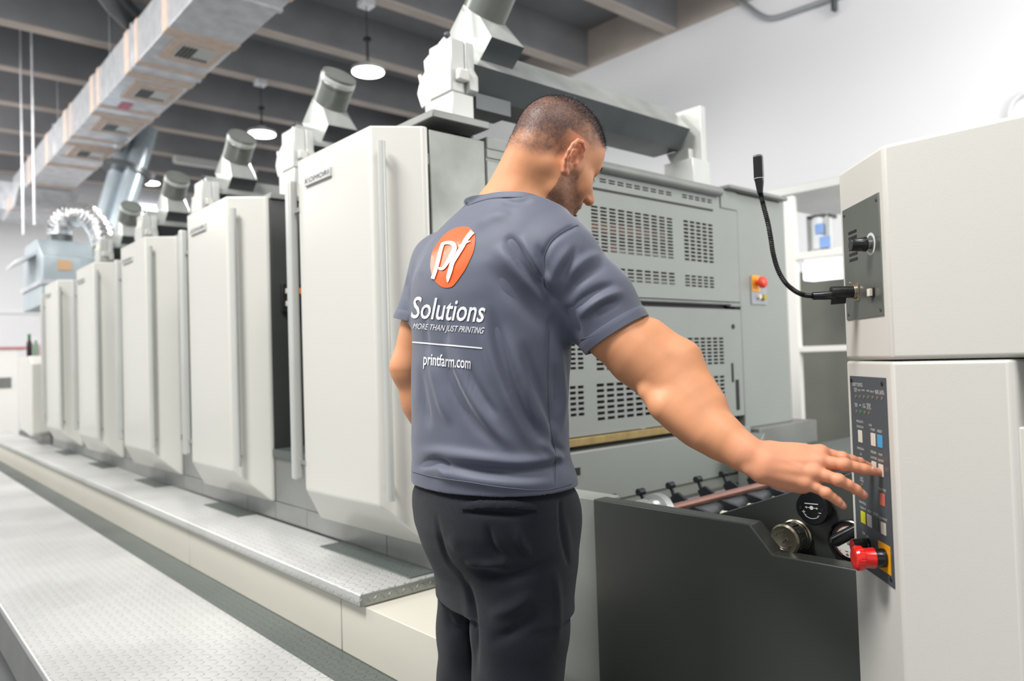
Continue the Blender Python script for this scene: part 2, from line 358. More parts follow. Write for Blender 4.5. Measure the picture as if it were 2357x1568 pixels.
for i in range(1, 5):
    copy_tree(u, (-P*i, 0, 0), '%s white printing unit counted from the man, door with long handle' % ordn[i-1], 'printing units of the press in a row')
    if i < 5: copy_tree(e, (-P*i, 0, 0), 'extraction beam with tilted round pipe above the %s white unit' % ordn[i-1], 'extraction beams on top of the printing units')
for q_ in bb+[bx]: bpy.data.objects.remove(q_)   # the end unit is closed by the slotted guard instead
def swap(o, mb, m):
    n_ = mb.build(o.name+'_x', m, u); o.data = n_.data; bpy.data.objects.remove(n_)
swap(ubody, MB().box(X0-.60, X0-.46, 1.352, 2.9, .58, 1.875), dark_unit); swap(uroof, MB().box(X0-.60, X0-.41, 1.352, 2.9, 1.876, 1.90), base_grey)
fd = thing('feeder_cover', 'low white cover past the farthest tall press door at left', 'press cover', (-8.4, 1.5, .5))
MB().prism([(-8.75, 1.32), (-8.09, 1.32), (-8.0, 1.25), (-8.0, .62), (-8.1, .58), (-8.6, .62), (-8.75, .72)], 'y', 1.21, 1.56).build('cover', white_paint, fd, bevel=.01)
MB().box(-8.58, -8.02, 1.35, 1.56, .5, .60).build('foot_panel', base_grey, fd)

# ------------------------------------------------------------------ end guard of the press (faces the delivery)
XE = -1.9
def yz(px, py, X=XE): p = at(px, py, X=X); return p[1], p[2]
def slotted(y0, y1, z0, z1, regions, x, th=.004, fy=.74, fz=.55):
    """sheet in the plane X=x with real rows of slots"""
    holes = []; ys = {round(y0, 5), round(y1, 5)}; zs = {round(z0, 5), round(z1, 5)}
    for (ra, rb, rc, rd, nc, nr) in regions:
        cy = (rb-ra)/nc; cz = (rd-rc)/nr
        for i in range(nc):
            for j in range(nr):
                a = round(ra+cy*i+cy*(1-fy)/2, 5); b_ = round(ra+cy*(i+1)-cy*(1-fy)/2, 5)
                c = round(rc+cz*j+cz*(1-fz)/2, 5); d = round(rc+cz*(j+1)-cz*(1-fz)/2, 5)
                holes.append((a, b_, c, d))
    b = MB()
    # split into horizontal bands so that each band only carries its own cuts
    cuts = sorted({z0, z1} | {h[2] for h in holes} | {h[3] for h in holes})
    for lo, hi in zip(cuts[:-1], cuts[1:]):
        mid = (lo+hi)/2; hs = sorted((h[0], h[1]) for h in holes if h[2] < mid < h[3])
        y = y0
        for ha, hb_ in hs:
            if ha > y: b.box(x-th, x, y, ha, lo, hi)
            y = max(y, hb_)
        if y1 > y: b.box(x-th, x, y, y1, lo, hi)
    return b
def reg(a, c, e_, g_, nc, nr):
    ya_, zb_ = yz(a, c); yb_, za_ = yz(e_, g_); return (ya_, yb_, za_, zb_, nc, nr)
eg = thing('press_end_guard', 'grey slotted end guard of the press behind the man arm', 'machine guard', (-1.93, 2.3, .5))
ztop = 1.88; yR, _ = yz(1700, 600); ySl, zSl = yz(1442, 683); _, zlowtop = yz(1676, 712); _, zg = yz(1300, 1010)
ys1 = yz(1117, 400)[0]
regs = [reg(1377, 408, 1548, 453, 9, 2), reg(1568, 445, 1640, 470, 5, 2), reg(1357, 470, 1553, 598, 10, 13), reg(1571, 504, 1645, 608, 5, 11),
        reg(1288, 458, 1333, 585, 3, 13), reg(1357, 610, 1556, 658, 10, 4), reg(1575, 631, 1646, 665, 5, 4)]
slotted(ys1+.004, yR, zSl, ztop-.03, regs, XE).build('upper_guard', grey_paint, eg, recalc=False)
ds = yz(1357, 432); de = yz(1640, 484)
MB().box(XE, XE+.003, ds[0]-.25, de[0], ds[1]-.004, ds[1]+.004).build('seam', black_void, eg)
MB().tube([(XE+.012, ys1+.3, ztop-.012), (XE+.012, yz(1650, 425)[0], ztop-.012)], .022, 12).build('top_rail', grey_steel, eg)
MB().box(XE-.05, XE, ys1+.01, yR, ztop-.03, ztop+.012).build('top_cap', grey_paint, eg, bevel=.004)
regs = [reg(1290, 778, 1346, 852, 3, 7), reg(1368, 776, 1562, 846, 9, 7), reg(1581, 776, 1669, 839, 6, 8),
        reg(1290, 888, 1348, 959, 3, 6), reg(1370, 881, 1562, 950, 9, 7), reg(1584, 868, 1671, 926, 6, 7)]
lg = slotted(ys1+.1, yR, zg, zlowtop, regs, XE).build('lower_guard', grey_paint, eg, recalc=False)
kb = MB()
p_ = yz(1687, 752); kb.lathe((XE, p_[0], p_[1]), (1, 0, 0), [(0, .012), (.004, .011)], 16)
p_ = yz(1685, 836); q_ = yz(1685, 880); kb.box(XE, XE+.003, p_[0]-.007, p_[0]+.007, q_[1], p_[1])
p_ = yz(1697, 874); q_ = yz(1697, 944); kb.box(XE, XE+.003, p_[0]-.015, p_[0]+.010, q_[1], p_[1])
kb.build('lock_slot', black_void, lg, bevel=.001)
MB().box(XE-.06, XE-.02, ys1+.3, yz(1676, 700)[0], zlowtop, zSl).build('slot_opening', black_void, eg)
MB().box(XE-.012, XE+.012, yz(1676, 700)[0]+.0, yR-.005, zlowtop+.01, zSl-.005).build('slot_stop', grey_steel, eg, bevel=.004)
MB().tube([(XE+.012, ys1+.4, zSl-.012), (XE+.012, yz(1676, 700)[0], zSl-.012)], .006, 8).build('slot_rail', grey_steel, eg)
# dark stained side panel next to the door and the narrow panels beside it
MB().box(XE-.01, XE, 1.352, ys1, .58, ztop-.006).build('side_sheet', stained_steel, eg, bevel=.002)
MB().box(XE-.006, XE+.003, ys1+.006, ys1+.30, yz(1150, 372)[1]+.004, ztop-.03).build('top_plate', stained_steel, eg, bevel=.002)
MB().box(XE-.006, XE+.003, ys1+.006, ys1+.30, .85, yz(1150, 372)[1]-.004).build('inner_plate', stained_steel, eg, bevel=.002)
rf = MB().prism([(1.345, 1.905), (1.345, 1.93), (ys1, 1.93), (ys1, 1.905)], 'x', -2.3, -1.87)
rf.build('roof_plate', base_grey, eg, bevel=.003)
rb_ = MB()
# what shows through the slots
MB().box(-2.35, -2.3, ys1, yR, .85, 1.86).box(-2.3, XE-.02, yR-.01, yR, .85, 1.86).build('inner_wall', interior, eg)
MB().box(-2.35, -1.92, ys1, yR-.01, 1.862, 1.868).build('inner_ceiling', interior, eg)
MB().tube([(-2.02, ys1+.1, 1.665), (-2.02, yR-.42, 1.665)], .030, 14).build('heater_roller', mat('copper_glow', '#c98a68', .35, .3, spots=.2), eg)
MB().tube([(-2.06, ys1+.1, 1.58), (-2.06, yR-.1, 1.58)], .035, 14).tube([(-2.05, ys1+.1, 1.46), (-2.05, yR-.1, 1.46)], .05, 14).tube([(-2.0, ys1+.1, 1.415), (-2.0, yR-.1, 1.415)], .008, 8).build('inner_roller', bare_metal, eg)
MB().box(-2.02, -1.99, 2.28, 2.34, 1.50, 1.60).build('inner_tab', mat('pink_plastic', '#b86a66', .5), eg)
MB().box(XE-.02, XE+.015, ys1+.1, yR-.12, zg-.032, zg-.004).build('brass_strip', brass, eg, bevel=.002)
zb0 = .832; zbl = .615
bp_ = MB().box(-2.2, XE+.03, 1.36, yR, zbl, zb0-.02).build('base_panel', grey_paint, eg, bevel=.004)
for a_x, a_y in ((1322, 1087), (1640, 1035)):
    y_, z_ = yz(a_x, a_y, XE+.03); MB().box(XE+.030, XE+.032, y_-.045, y_+.03, z_-.014, z_+.014).build('hand_slot', black_void, bp_, bevel=.001)
MB().prism([(XE+.02, zbl), (XE+.06, zbl-.035), (XE+.06, zbl-.05), (XE-.1, zbl-.05), (XE-.1, zbl)], 'y', 1.49, yR).build('bottom_lip', mat('lip_grey', '#5f625c', .45), eg, bevel=.002)
cb = thing('side_cabinet', 'tall grey cabinet with an emergency stop plate at the far side of the press', 'cabinet', (-2.0, 3.3, .7))
yc0, yc1 = yR+.004, yz(1813, 700)[0]
MB().box(-2.5, XE, yc0, yc1, .80, 1.885).build('body', grey_paint, cb, bevel=.004)
MB().box(XE, XE+.006, yz(1656, 450)[0], yc0-.006, yz(1656, 478)[1], yz(1660, 438)[1]).build('top_box', grey_paint, eg, bevel=.002)
MB().prism([(yz(1662, 430)[0], 1.905), (yc1-.03, 1.905), (yc1-.03, 1.888), (yz(1662, 430)[0], 1.888)], 'x', -2.5, -1.86).build('roof_plate', base_grey, cb, bevel=.003)
MB().box(-2.5, -1.84, yc0+.02, 3.63, .69, .80).build('plinth', base_grey, cb, bevel=.004)
y_, z_ = yz(1726, 636); y2_, z2_ = yz(1763, 702)
sp_ = MB().box(XE, XE+.006, y_, y2_, z2_, z_).build('switch_plate', mat('plate_grey', '#9d9fa6', .4), cb, bevel=.001)
yy, zz = yz(1737, 652)
MB().box(XE+.006, XE+.010, yy-.035, yy+.03, zz-.04, zz+.035).build('yellow_plate', mat('yellow_plate', '#f2a516', .4), sp_)
MB().lathe((XE+.01, yy, zz), (1, 0, 0), [(0, .012), (.02, .012), (.022, .026), (.035, .028), (.045, .022), (.05, .01)], 20).build('stop_button', mat('red_far', '#e0452f', .35), sp_)
yy, zz = yz(1745, 684)
MB().lathe((XE+.006, yy-.012, zz), (1, 0, 0), [(0, .013), (.015, .012)], 16).build('round_button', white_paint, sp_)
MB().lathe((XE+.006, yy+.03, zz-.002), (1, 0, 0), [(0, .015), (.015, .014)], 16).build('round_button', mat('yellow_btn', '#a89a2a', .4), sp_)
dg = thing('drive_side_gallery', 'diamond tread platform at the far side of the press below the open rack', 'walkway', (-1.5, 3.6, 0))
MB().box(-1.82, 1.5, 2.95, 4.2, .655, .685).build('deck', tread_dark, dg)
MB().box(-1.82, 1.5, 2.96, 4.2, .0, .655).build('riser', base_grey, dg)

# ------------------------------------------------------------------ delivery (dark side panel, pit and grippers)
dl = thing('delivery_section', 'dark grey delivery side panel behind the man legs with pit of grippers', 'machine section', (-1.0, 1.7, 0))
YD = 1.45
def yp(px, py, Y=YD): p = at(px, py, Y=Y); return p[0], p[2]
zt = .778
poly = [(-1.352, 0.0), (-.62, 0.0), (-.62, .7245), (-.845, .7215), (-.896, zt), (-1.352, zt)]
MB().prism(poly, 'y', YD, YD+.05).build('front_panel', dark_paint, dl, bevel=.003)
pk = [(-1.10, .42), (-.45, .42), (-.45, .93), (-.70, .90), (-1.042, .764), (-1.10, .742)]
kp = MB().prism(pk, 'y', 1.55, 1.566).build('knob_plate', dark_paint, dl, bevel=.002)
MB().box(-1.04, -.62, YD+.05, 1.55, .40, .70).build('inner_ledge', dark_paint, dl, bevel=.002)
MB().box(-1.832, -1.356, 1.475, 1.56, 0, .772).build('corner_post', grey_paint, dl, bevel=.004)
MB().box(-1.84, -1.80, 1.47, 1.475, .28, .34).tube([(-1.62, 1.47, .50), (-1.62, 1.445, .50)], .018, 14).build('round_lock', black_void, dl)
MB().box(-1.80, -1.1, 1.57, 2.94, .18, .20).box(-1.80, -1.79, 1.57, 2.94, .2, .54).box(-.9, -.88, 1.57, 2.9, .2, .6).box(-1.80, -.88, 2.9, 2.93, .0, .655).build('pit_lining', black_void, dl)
gripper_black = mat('gripper_black', '#2b2d32', .35, .4, spots=.2, scale=20)
rd = MB().tube([(-1.40, 1.76, .687), (-1.40, 2.90, .687)], .0125, 16).build('rod', copper_rod, dl)
MB().lathe((-1.40, 1.69, .687), (0, 1, 0), [(0, .042), (.008, .046), (.03, .046), (.032, .039), (.07, .039), (.072, .054), (.10, .054), (.105, .044)], 32).build('collar', bare_metal, rd)
MB().tube([(-1.52, 1.6, .60), (-1.52, 2.9, .60)], .03, 14).box(-1.60, -1.45, 1.6, 2.9, .545, .56).build('cross_bar', dark_metal, dl)
for y_ in (1.80, 1.94, 2.10, 2.26, 2.42, 2.58, 2.74):
    k = MB().prism([(-1.60, .66), (-1.57, .68), (-1.50, .64), (-1.33, .60), (-1.33, .585), (-1.50, .60), (-1.58, .62)], 'y', y_, y_+.012)
    k.tube([(-1.585, y_+.006, .66), (-1.60, y_+.006, .70)], .007, 8).lathe((-1.6, y_-.008, .70), (0, 1, 0), [(0, .012), (.028, .012)], 14)
    gk = k.build('gripper', gripper_black, dl, bevel=.001)
    MB().lathe((-1.36, y_-.03, .625), (.2, .1, 1), [(0, .010), (.012, .013), (.022, .009)], 12).lathe((-1.42, y_+.04, .61), (.3, .1, 1), [(0, .009), (.012, .012), (.02, .008)], 12).build('gripper_pad', mat('pad_white', '#d9d6c4', .5), gk) if y_ < 2.5 else None
MB().box(-1.75, -1.66, 1.9, 2.0, .50, .57).build('valve_block', dark_metal, dl, bevel=.003)
MB().prism([(2.84, .2), (2.93, .2), (2.93, .80), (2.84, .72)], 'x', -1.8, -1.72).build('upright', grey_steel, dl, bevel=.002)
# knobs on the recessed plate
def disc_px(px, py, Y): p = at(px, py, Y=Y); return Vector(p)
nk = Vector((0, -1, 0))
kc = disc_px(1836, 1233, 1.55)
k1 = MB().lathe(kc, nk, [(0, .036), (.008, .036), (.010, .033), (.016, .033), (.018, .031), (.048, .031), (.05, .034), (.056, .034), (.060, .030), (.058, .027), (.0575, .0)], 40, caps=False)
brushed = mat('knob_nickel', '#a69f8c', .28, .9, spots=.15, scale=30)
ko = k1.build('metal_knob', brushed, kp); ko['label'] = 'ribbed nickel knob with embossed face'
rbm = MB()
for i in range(10):
    a0 = 2*math.pi*i/10; e1 = Vector((math.cos(a0), 0, math.sin(a0))); e2 = Vector((-math.sin(a0), 0, math.cos(a0)))
    q = [kc+nk*t+e1*r+e2*w_ for (t, r, w_) in ((.02, .0305, -.006), (.02, .0305, .006), (.044, .0305, .004), (.044, .0305, -.004))]
    q2 = [kc+nk*t+e1*r+e2*w_ for (t, r, w_) in ((.02, .0335, -.006), (.02, .0335, .006), (.044, .0335, .004), (.044, .0335, -.004))]
    rbm.hexa([tuple(v) for v in q], [tuple(v) for v in q2])
rbm.build('grip_rib', dark_metal, ko, bevel=.0008)
emb = MB(); fz = kc+nk*.0585
for r_, a0, a1 in ((.017, 200, 330), (.021, 205, 300)):
    pts = [fz+Vector((math.cos(math.radians(a)), 0, math.sin(math.radians(a))))*r_ for a in np.linspace(a0, a1, 16)]
    emb.tube(pts, .0011, 6)
for i, a in enumerate((95, 110, 125, 140, 155)):
    c = fz+Vector((math.cos(math.radians(a)), 0, math.sin(math.radians(a))))*.020; emb.tube([c+Vector((-.0015, 0, -.002)), c+Vector((.0015, 0, .002))], .001, 6)
emb.tube([fz+Vector((-.004, 0, -.006)), fz+Vector((.005, 0, .006))], .0014, 6).tube([fz+Vector((.005, 0, .006)), fz+Vector((.009, 0, .001))], .0012, 6)
emb.build('embossing', brushed, ko)
kc2 = disc_px(1885, 1165, 1.55)
k2 = MB().lathe(kc2, nk, [(0, .026), (.012, .026), (.014, .036), (.030, .036), (.032, .034), (.032, 0)], 40, caps=False).build('adjusting_knob', plastic_black, kp)
k2['label'] = 'black adjusting knob with arrows, plus and minus'
wt = mat('print_white', '#d8d8d4', .5)
f2 = kc2+nk*.0326; mk = MB()
def bar(mb, p, q, w, y): # flat stroke in the XZ plane
    p = Vector((p[0], 0, p[1])); q = Vector((q[0], 0, q[1])); d = (q-p).normalized(); s_ = Vector((-d.z, 0, d.x))*w/2
    vs = [f2+p+s_, f2+p-s_, f2+q-s_, f2+q+s_]
    mb.hexa([tuple(v) for v in vs], [tuple(v+nk*.0003) for v in vs])
bar(mk, (-.015, .009), (.015, .010), .0018, 0); bar(mk, (-.012, .001), (-.004, .001), .0012, 0); bar(mk, (.004, .001), (.012, .001), .0012, 0)
for sg in (-1, 1):
    vs = [f2+Vector((sg*.0145, 0, .001)), f2+Vector((sg*.0105, 0, .0036)), f2+Vector((sg*.0105, 0, -.0016))]
    mk.hexa([tuple(v) for v in vs], [tuple(v+nk*.0003) for v in vs])
mk.lathe(f2+Vector((0, 0, .001)), nk, [(0, .0042), (.0003, .0042)], 20)
bar(mk, (-.021, -.009), (-.014, -.009), .0014, 0); bar(mk, (-.0175, -.0125), (-.0175, -.0055), .0014, 0); bar(mk, (.015, -.008), (.021, -.008), .0014, 0)
prev = None
for a in np.linspace(222, 318, 14):
    q = (math.cos(math.radians(a))*.0215, math.sin(math.radians(a))*.0215)
    if prev: bar(mk, prev, q, .0013, 0)
    prev = q
for sg in (-1, 1):
    bx_ = sg*.0150; vs = [f2+Vector((bx_+sg*.002, 0, -.0125)), f2+Vector((bx_-sg*.003, 0, -.0150)), f2+Vector((bx_-sg*.001, 0, -.0185))]
    mk.hexa([tuple(v) for v in vs], [tuple(v+nk*.0003) for v in vs])
mk.build('marking', wt, k2)
MB().lathe(f2+Vector((-.024, 0, -.001)), nk, [(-.002, .0035), (.001, .003)], 12).lathe(f2+Vector((.024, 0, .0)), nk, [(-.002, .0035), (.001, .003)], 12).build('screw', black_void, k2)
gc = disc_px(1962, 1247, 1.55)
k3 = MB().lathe(gc, nk, [(0, .046), (.012, .046), (.014, .043), (.008, .041), (.007, 0)], 48, caps=False).build('dial_gauge', plastic_black, kp)
k3['label'] = 'round white dial gauge with red scale in a black rim'
MB().lathe(gc+nk*.0072, nk, [(0, .041), (.0006, .041)], 48).build('dial_face', mat('dial_white', '#e9e9e4', .4), k3)
tk = MB(); f2 = gc+nk*.008
for i, a in enumerate(np.linspace(80, 235, 34)):
    c, s_ = math.cos(math.radians(a)), math.sin(math.radians(a)); L_ = .006 if i % 5 else .009
    bar(tk, (c*.037, s_*.037), (c*(.037-L_), s_*(.037-L_)), .0006, 0)
bar(tk, (-.012, -.020), (-.006, -.020), .002, 0)
tk.lathe(f2+Vector((-.008, 0, -.027)), nk, [(0, .0028), (.0003, .0028)], 14)
tk.build('dial_mark', mat('dial_red', '#a8604a', .5), k3)
MB().tube([gc+nk*.012+Vector((.005, 0, -.002)), gc+nk*.02+Vector((0, 0, .0))], .004, 8).build('pointer', bare_metal, k3)
lv = MB().tube([tuple(gc+Vector((-.016, -.055, .006))), tuple(gc+Vector((-.010, -.055, .010))), tuple(gc+Vector((.055, -.04, .052)))], [.008, .0125, .0125], 18)
lv.tube([tuple(gc+Vector((.05, -.04, .05))), tuple(gc+Vector((.07, .0, .062)))], .007, 10).build('lever_grip', plastic_black, kp, angle=50)
MB().box(-.9, -.50, 1.57, 2.9, .20, .42).build('rear_frame', dark_paint, dl)

# ------------------------------------------------------------------ control tower
tw = thing('control_tower', 'tall cream control cabinet with angled corner, the man presses its button', 'control cabinet', (-.25, 1.4, 0))
Lp = np.array([-.639, 1.382]); Rp = np.array([-.504, 1.247]); s2 = math.sqrt(.5)
def footprint(xr, yb, ins=0.):
    return [(Lp[0], yb), (Lp[0], Lp[1]), (Rp[0], Rp[1]), (xr, Rp[1]), (xr, yb)]
up = MB().prism(footprint(.35, 1.85), 'z', 1.131, 1.476).build('upper_cabinet', tower_paint, tw, bevel=.006, seg=3)
lo = MB().prism([(Lp[0], 1.442), (Lp[0], Lp[1]), (Rp[0], Rp[1]), (-.341, Rp[1]), (-.333, 1.253), (-.331, 1.27), (-.331, 1.442)], 'z', 0, 1.127).build('lower_cabinet', tower_paint, tw, bevel=.005, seg=3)
MB().box(-.330, .35, 1.29, 1.40, 0, 1.13).build('recessed_panel', mat('recess_beige', '#b5b1a8', .5, spots=.05), tw, bevel=.002)
MB().box(-.335, -.325, 1.252, 1.29, .60, 1.03).build('side_door', tower_paint, tw, bevel=.002)
def ch(s_, z, out=0.):
    """point on the angled corner: s metres right of its left edge, height z, out metres in front"""
    return np.array([Lp[0]+s_*s2-out*s2, Lp[1]-s_*s2-out*s2, z])
def chp(px, py, out=0.):
    k_ = Lp[0]+Lp[1]-out*2*s2; r = ray(px, py); t = k_/(r[0]+r[1]); p = CAM+t*r
    return (p[0]-(Lp[0]-out*s2))/s2, p[2]
def chbox(mb, sa, sb_, za, zb_, o0, o1):
    c = [(sa, za), (sb_, za), (sb_, zb_), (sa, zb_)]
    return mb.hexa([ch(*q, o0) for q in c], [ch(*q, o1) for q in c])
NCH = (-s2, -s2, 0)
steel_plate = mat('steel_plate', '#8f918c', .3, .75, spots=.15, scale=8, stretch=(1, 1, .4))
sa, zb_ = chp(1940, 487); sb2, za = chp(2035, 726)
sa = .016; sb2 = .1735
mp_ = MB(); chbox(mp_, sa, sb2, 1.202, 1.4035, .0, .002)
mplate = mp_.build('intercom_plate', steel_plate, tw, bevel=.0005)
mplate['label'] = 'brushed steel plate with speaker slots and volume knob'
sl = MB()
for i in range(6):
    a0 = chp(1957, 550+i*11.6)[0]; z_a = chp(1957, 552+i*11.6)[1]
    b0, _ = chp(1988, 540+i*11.4)
    chbox(sl, .042, .078, 1.3545-i*.0098, 1.3595-i*.0098, .0021, .0026)
sl.build('speaker_slot', black_void, mplate)
scw = MB()
for q in ((.025, 1.393), (.164, 1.393), (.025, 1.212), (.164, 1.212)): scw.lathe(ch(*q, .002), NCH, [(0, .0035), (.0012, .003)], 14)
scw.build('screw', dark_metal, mplate)
s_k, z_k = chp(2004, 562, .002)
MB().lathe(ch(s_k, z_k, .002), NCH, [(0, .019), (.0004, .019)], 36).build('dial_ring', mat('ring_white', '#dfe2e2', .4), mplate)
MB().lathe(ch(s_k, z_k, .0025), NCH, [(0, .0145), (.0004, .0145)], 36).lathe(ch(s_k, z_k, .002), NCH, [(0, .008), (.008, .008)], 24).build('dial_centre', steel_plate, mplate)
kn = MB(); pts_o = []; n = 48
prof = []
vs = []; fs = []
o_ = Vector(ch(s_k, z_k, .010)); d_n = Vector(NCH); uu = Vector((s2, -s2, 0)); vv_ = Vector((0, 0, 1))
for t, r0 in ((0, .0125), (.003, .0125), (.004, .0115), (.024, .0105), (.025, .0098)):
    for i in range(n):
        a = 2*math.pi*i/n; r = r0-(.0006 if (i % 4 < 2 and t > .003) else 0); vs.append(o_+d_n*t+(uu*math.cos(a)+vv_*math.sin(a))*r)
for k in range(4):
    for i in range(n): fs.append((k*n+i, k*n+(i+1) % n, (k+1)*n+(i+1) % n, (k+1)*n+i))
fs.append(tuple(range(n))); fs.append(tuple(range(4*n, 5*n)))
kn.add(vs, fs); kn.build('volume_knob', plastic_black, mplate)
pb = MB(); s_b, z_b = chp(2012, 673); chbox(pb, s_b-.007, s_b+.007, z_b-.008, z_b+.008, .002, .0045); pbo = pb.build('button_bezel', plastic_black, mplate, bevel=.0008)
pb = MB(); chbox(pb, s_b-.0052, s_b+.0052, z_b-.0062, z_b+.0062, .0045, .010); pb.build('push_button', mat('ivory', '#e6e0cf', .4), pbo, bevel=.0006)
s_c, z_c = chp(1970, 672, .004)
xl = MB(); chbox(xl, s_c-.011, s_c+.011, z_c-.016, z_c+.014, .002, .005); xl.lathe(ch(s_c, z_c, .005), NCH, [(0, .0125), (.005, .0125), (.005, .0105), (0, .0105)], 28, caps=False)
xl.tube([ch(s_c-.009, z_c+.010, .005), ch(s_c-.009, z_c+.018, .011)], .0022, 8); xl.build('microphone_socket', mat('nickel', '#b7ad98', .3, .8), mplate, bevel=.0005)
# gooseneck microphone plugged into the plate
P0 = Vector(ch(s_c, z_c, .008)); nn = Vector(NCH)
gm = thing('gooseneck_microphone', 'black gooseneck microphone curving up from the steel plate', 'microphone', tuple(P0))
def along(px, py, out): # point out metres in front of the plate, in the vertical plane through the socket
    # the vertical plane holding nn and z through P0
    pn = Vector((nn.y, -nn.x, 0)); r = Vector(ray(px, py)); c = Vector(CAM); t = (P0-c).dot(pn)/r.dot(pn); return c+r*t
gp = [(1918, 679), (1895, 680.5), (1870, 681.5), (1850, 679), (1830, 670), (1808, 651), (1791, 622), (1780, 585), (1774, 548), (1768, 515), (1759, 480), (1753, 455), (1750, 443)]
W3 = [along(px, py, 0) for px, py in gp]
MB().lathe(P0, nn, [(0, .0103), (.034, .0103), (.036, .009)], 28).build('plug', rubber_black, gm)
tp = MB(); tp.lathe(P0+nn*.012, nn, [(0, .0108), (.026, .0112), (.027, .0108)], 24)
c_t = P0+nn*.026+Vector((0, 0, -.016)); tp.hexa([tuple(c_t+nn*a+Vector((0, 0, b))+uu*c) for a, b, c in ((-.012, .010, -.003), (.012, .010, -.003), (.014, -.005, -.002), (-.012, -.004, -.002))],
        [tuple(c_t+nn*a+Vector((0, 0, b))+uu*c) for a, b, c in ((-.012, .010, .004), (.012, .010, .004), (.014, -.005, .001), (-.012, -.004, .001))])
tp.build('tape_wrap', rubber_black, gm, bevel=.0008)
MB().tube([P0+nn*.034, W3[0], W3[1], W3[2]], [.0085, .0083, .0075, .0068], 24).build('sleeve', plastic_black, gm)
def spline(pts, k):
    out = []; P_ = [pts[0]]+list(pts)+[pts[-1]]
    for i in range(1, len(P_)-2):
        for j in range(k):
            t = j/k; a, b, c, d = P_[i-1], P_[i], P_[i+1], P_[i+2]
            out.append(.5*((2*b)+(c-a)*t+(2*a-5*b+4*c-d)*t*t+(3*b-a-3*c+d)*t**3))
    out.append(P_[-2]); return out
nk_pts = spline(W3[2:], 24); rr = [.0042+.0007*math.sin(i*2*math.pi/2.9) for i in range(len(nk_pts))]
MB().tube(nk_pts, rr, 12).build('gooseneck', rubber_black, gm, angle=80)
hA, hB, hC, hD = along(1749.5, 445, 0), along(1748, 418, 0), along(1747, 412, 0), along(1744.5, 357, 0)
dd = (hD-hA).normalized()
MB().tube([hA, hA+dd*.003, hB, hC], [.0048, .0052, .0078, .0082], 24).tube([hC+dd*.0008, hD-dd*.004], .0088, 24).build('microphone_head', plastic_black, gm)
MB().tube([hC, hC+dd*.0012], .0090, 24).build('ring', pale_metal, gm)
MB().tube([hD-dd*.004, hD-dd*.001, hD], [.0086, .0083, .006], 24).build('grille_cap', mat('grille_metal', '#8e9296', .35, .6, spots=.4, scale=900), gm)

# control panel with buttons
cpm = mat('panel_dark', '#4d5257', .35, spots=.05, scale=5)
pa, pz1 = chp(1958, 866); pbs, _ = chp(2040, 870)
cp = MB(); S0, S1, Z0, Z1 = .0185, .1690, .760, 1.1005
chbox(cp, S0, S1, Z0, Z1, 0, .0022); cpo = cp.build('control_panel', cpm, tw, bevel=.0006)
cpo['label'] = 'dark button panel with white lettering'
btn_w = mat('button_white', '#ddd6c9', .45)
def button(x0, y0, x1, y1, m, lab=None):
    x0, x1 = 1900+x0/2.852, 1900+x1/2.852; y0, y1 = 830+y0/2.852, 830+y1/2.852
    a, zt_ = chp(x0, y0, .003); b, zb1 = chp(x1, y1, .003)
    b_ = MB(); chbox(b_, a, b, zb1+.000, zt_-.000, .0022, .0034); o = b_.build('push_button', m, cpo, bevel=.0006)
    if lab: o['label'] = lab
    return a, b, zb1, zt_
B_ = {}
B_['start'] = button(213, 455, 243, 542, btn_w)
B_['kstart'] = button(296, 474, 329, 566, btn_w)
B_['reset'] = button(339, 485, 375, 578, mat('button_blue', '#4a9fd4', .4), 'blue button')
B_['imp'] = button(218, 632, 248, 722, btn_w)
B_['feeder'] = button(302, 658, 335, 750, btn_w)
B_['pump'] = button(347, 676, 382, 768, btn_w)
B_['trip'] = button(355, 865, 391, 962, mat('button_red', '#cf6655', .45), 'red button')
B_['tune'] = button(231, 985, 263, 1078, mat('button_yellow', '#ddd923', .4), 'yellow button')
B_['inch'] = button(272, 1005, 305, 1102, mat('button_grey', '#c3c3be', .45))
B_['slow'] = button(315, 1025, 349, 1125, mat('button_dark', '#3a3f42', .4), 'dark button')
B_['fast'] = button(362, 1055, 398, 1153, btn_w)
leds = MB(); led_g = MB()
for x, y in ((200, 236), (226, 238), (252, 239), (281, 241), (310, 243), (340, 246), (370, 250), (204, 334), (257, 342), (285, 346), (240, 815)):
    a, z = chp(1900+x/2.852, 830+y/2.852, .0025); leds.lathe(ch(a, z, .0022), NCH, [(0, .0032), (.0008, .0030)], 14)
leds.build('indicator_lamp', mat('led_off', '#7b7266', .3), cpo)
a, z = chp(1900+230/2.852, 830+336/2.852, .0025); led_g.lathe(ch(a, z, .0022), NCH, [(0, .0032), (.0008, .0030)], 14); led_g.build('indicator_lamp', mat('led_green', '#2f8f55', .3), cpo)
tx = MB(); FR = (ch(0, 0, .0026), np.array([s2, -s2, 0]), np.array([0, 0, 1.0]))
def cap(s, ca, cz, w, h): fit_text(tx, s, FR, ca-w/2, ca+w/2, cz-h/2, cz+h/2, res=2)
def pxc(x, y): return chp(1900+x/2.852, 830+y/2.852, .0026)
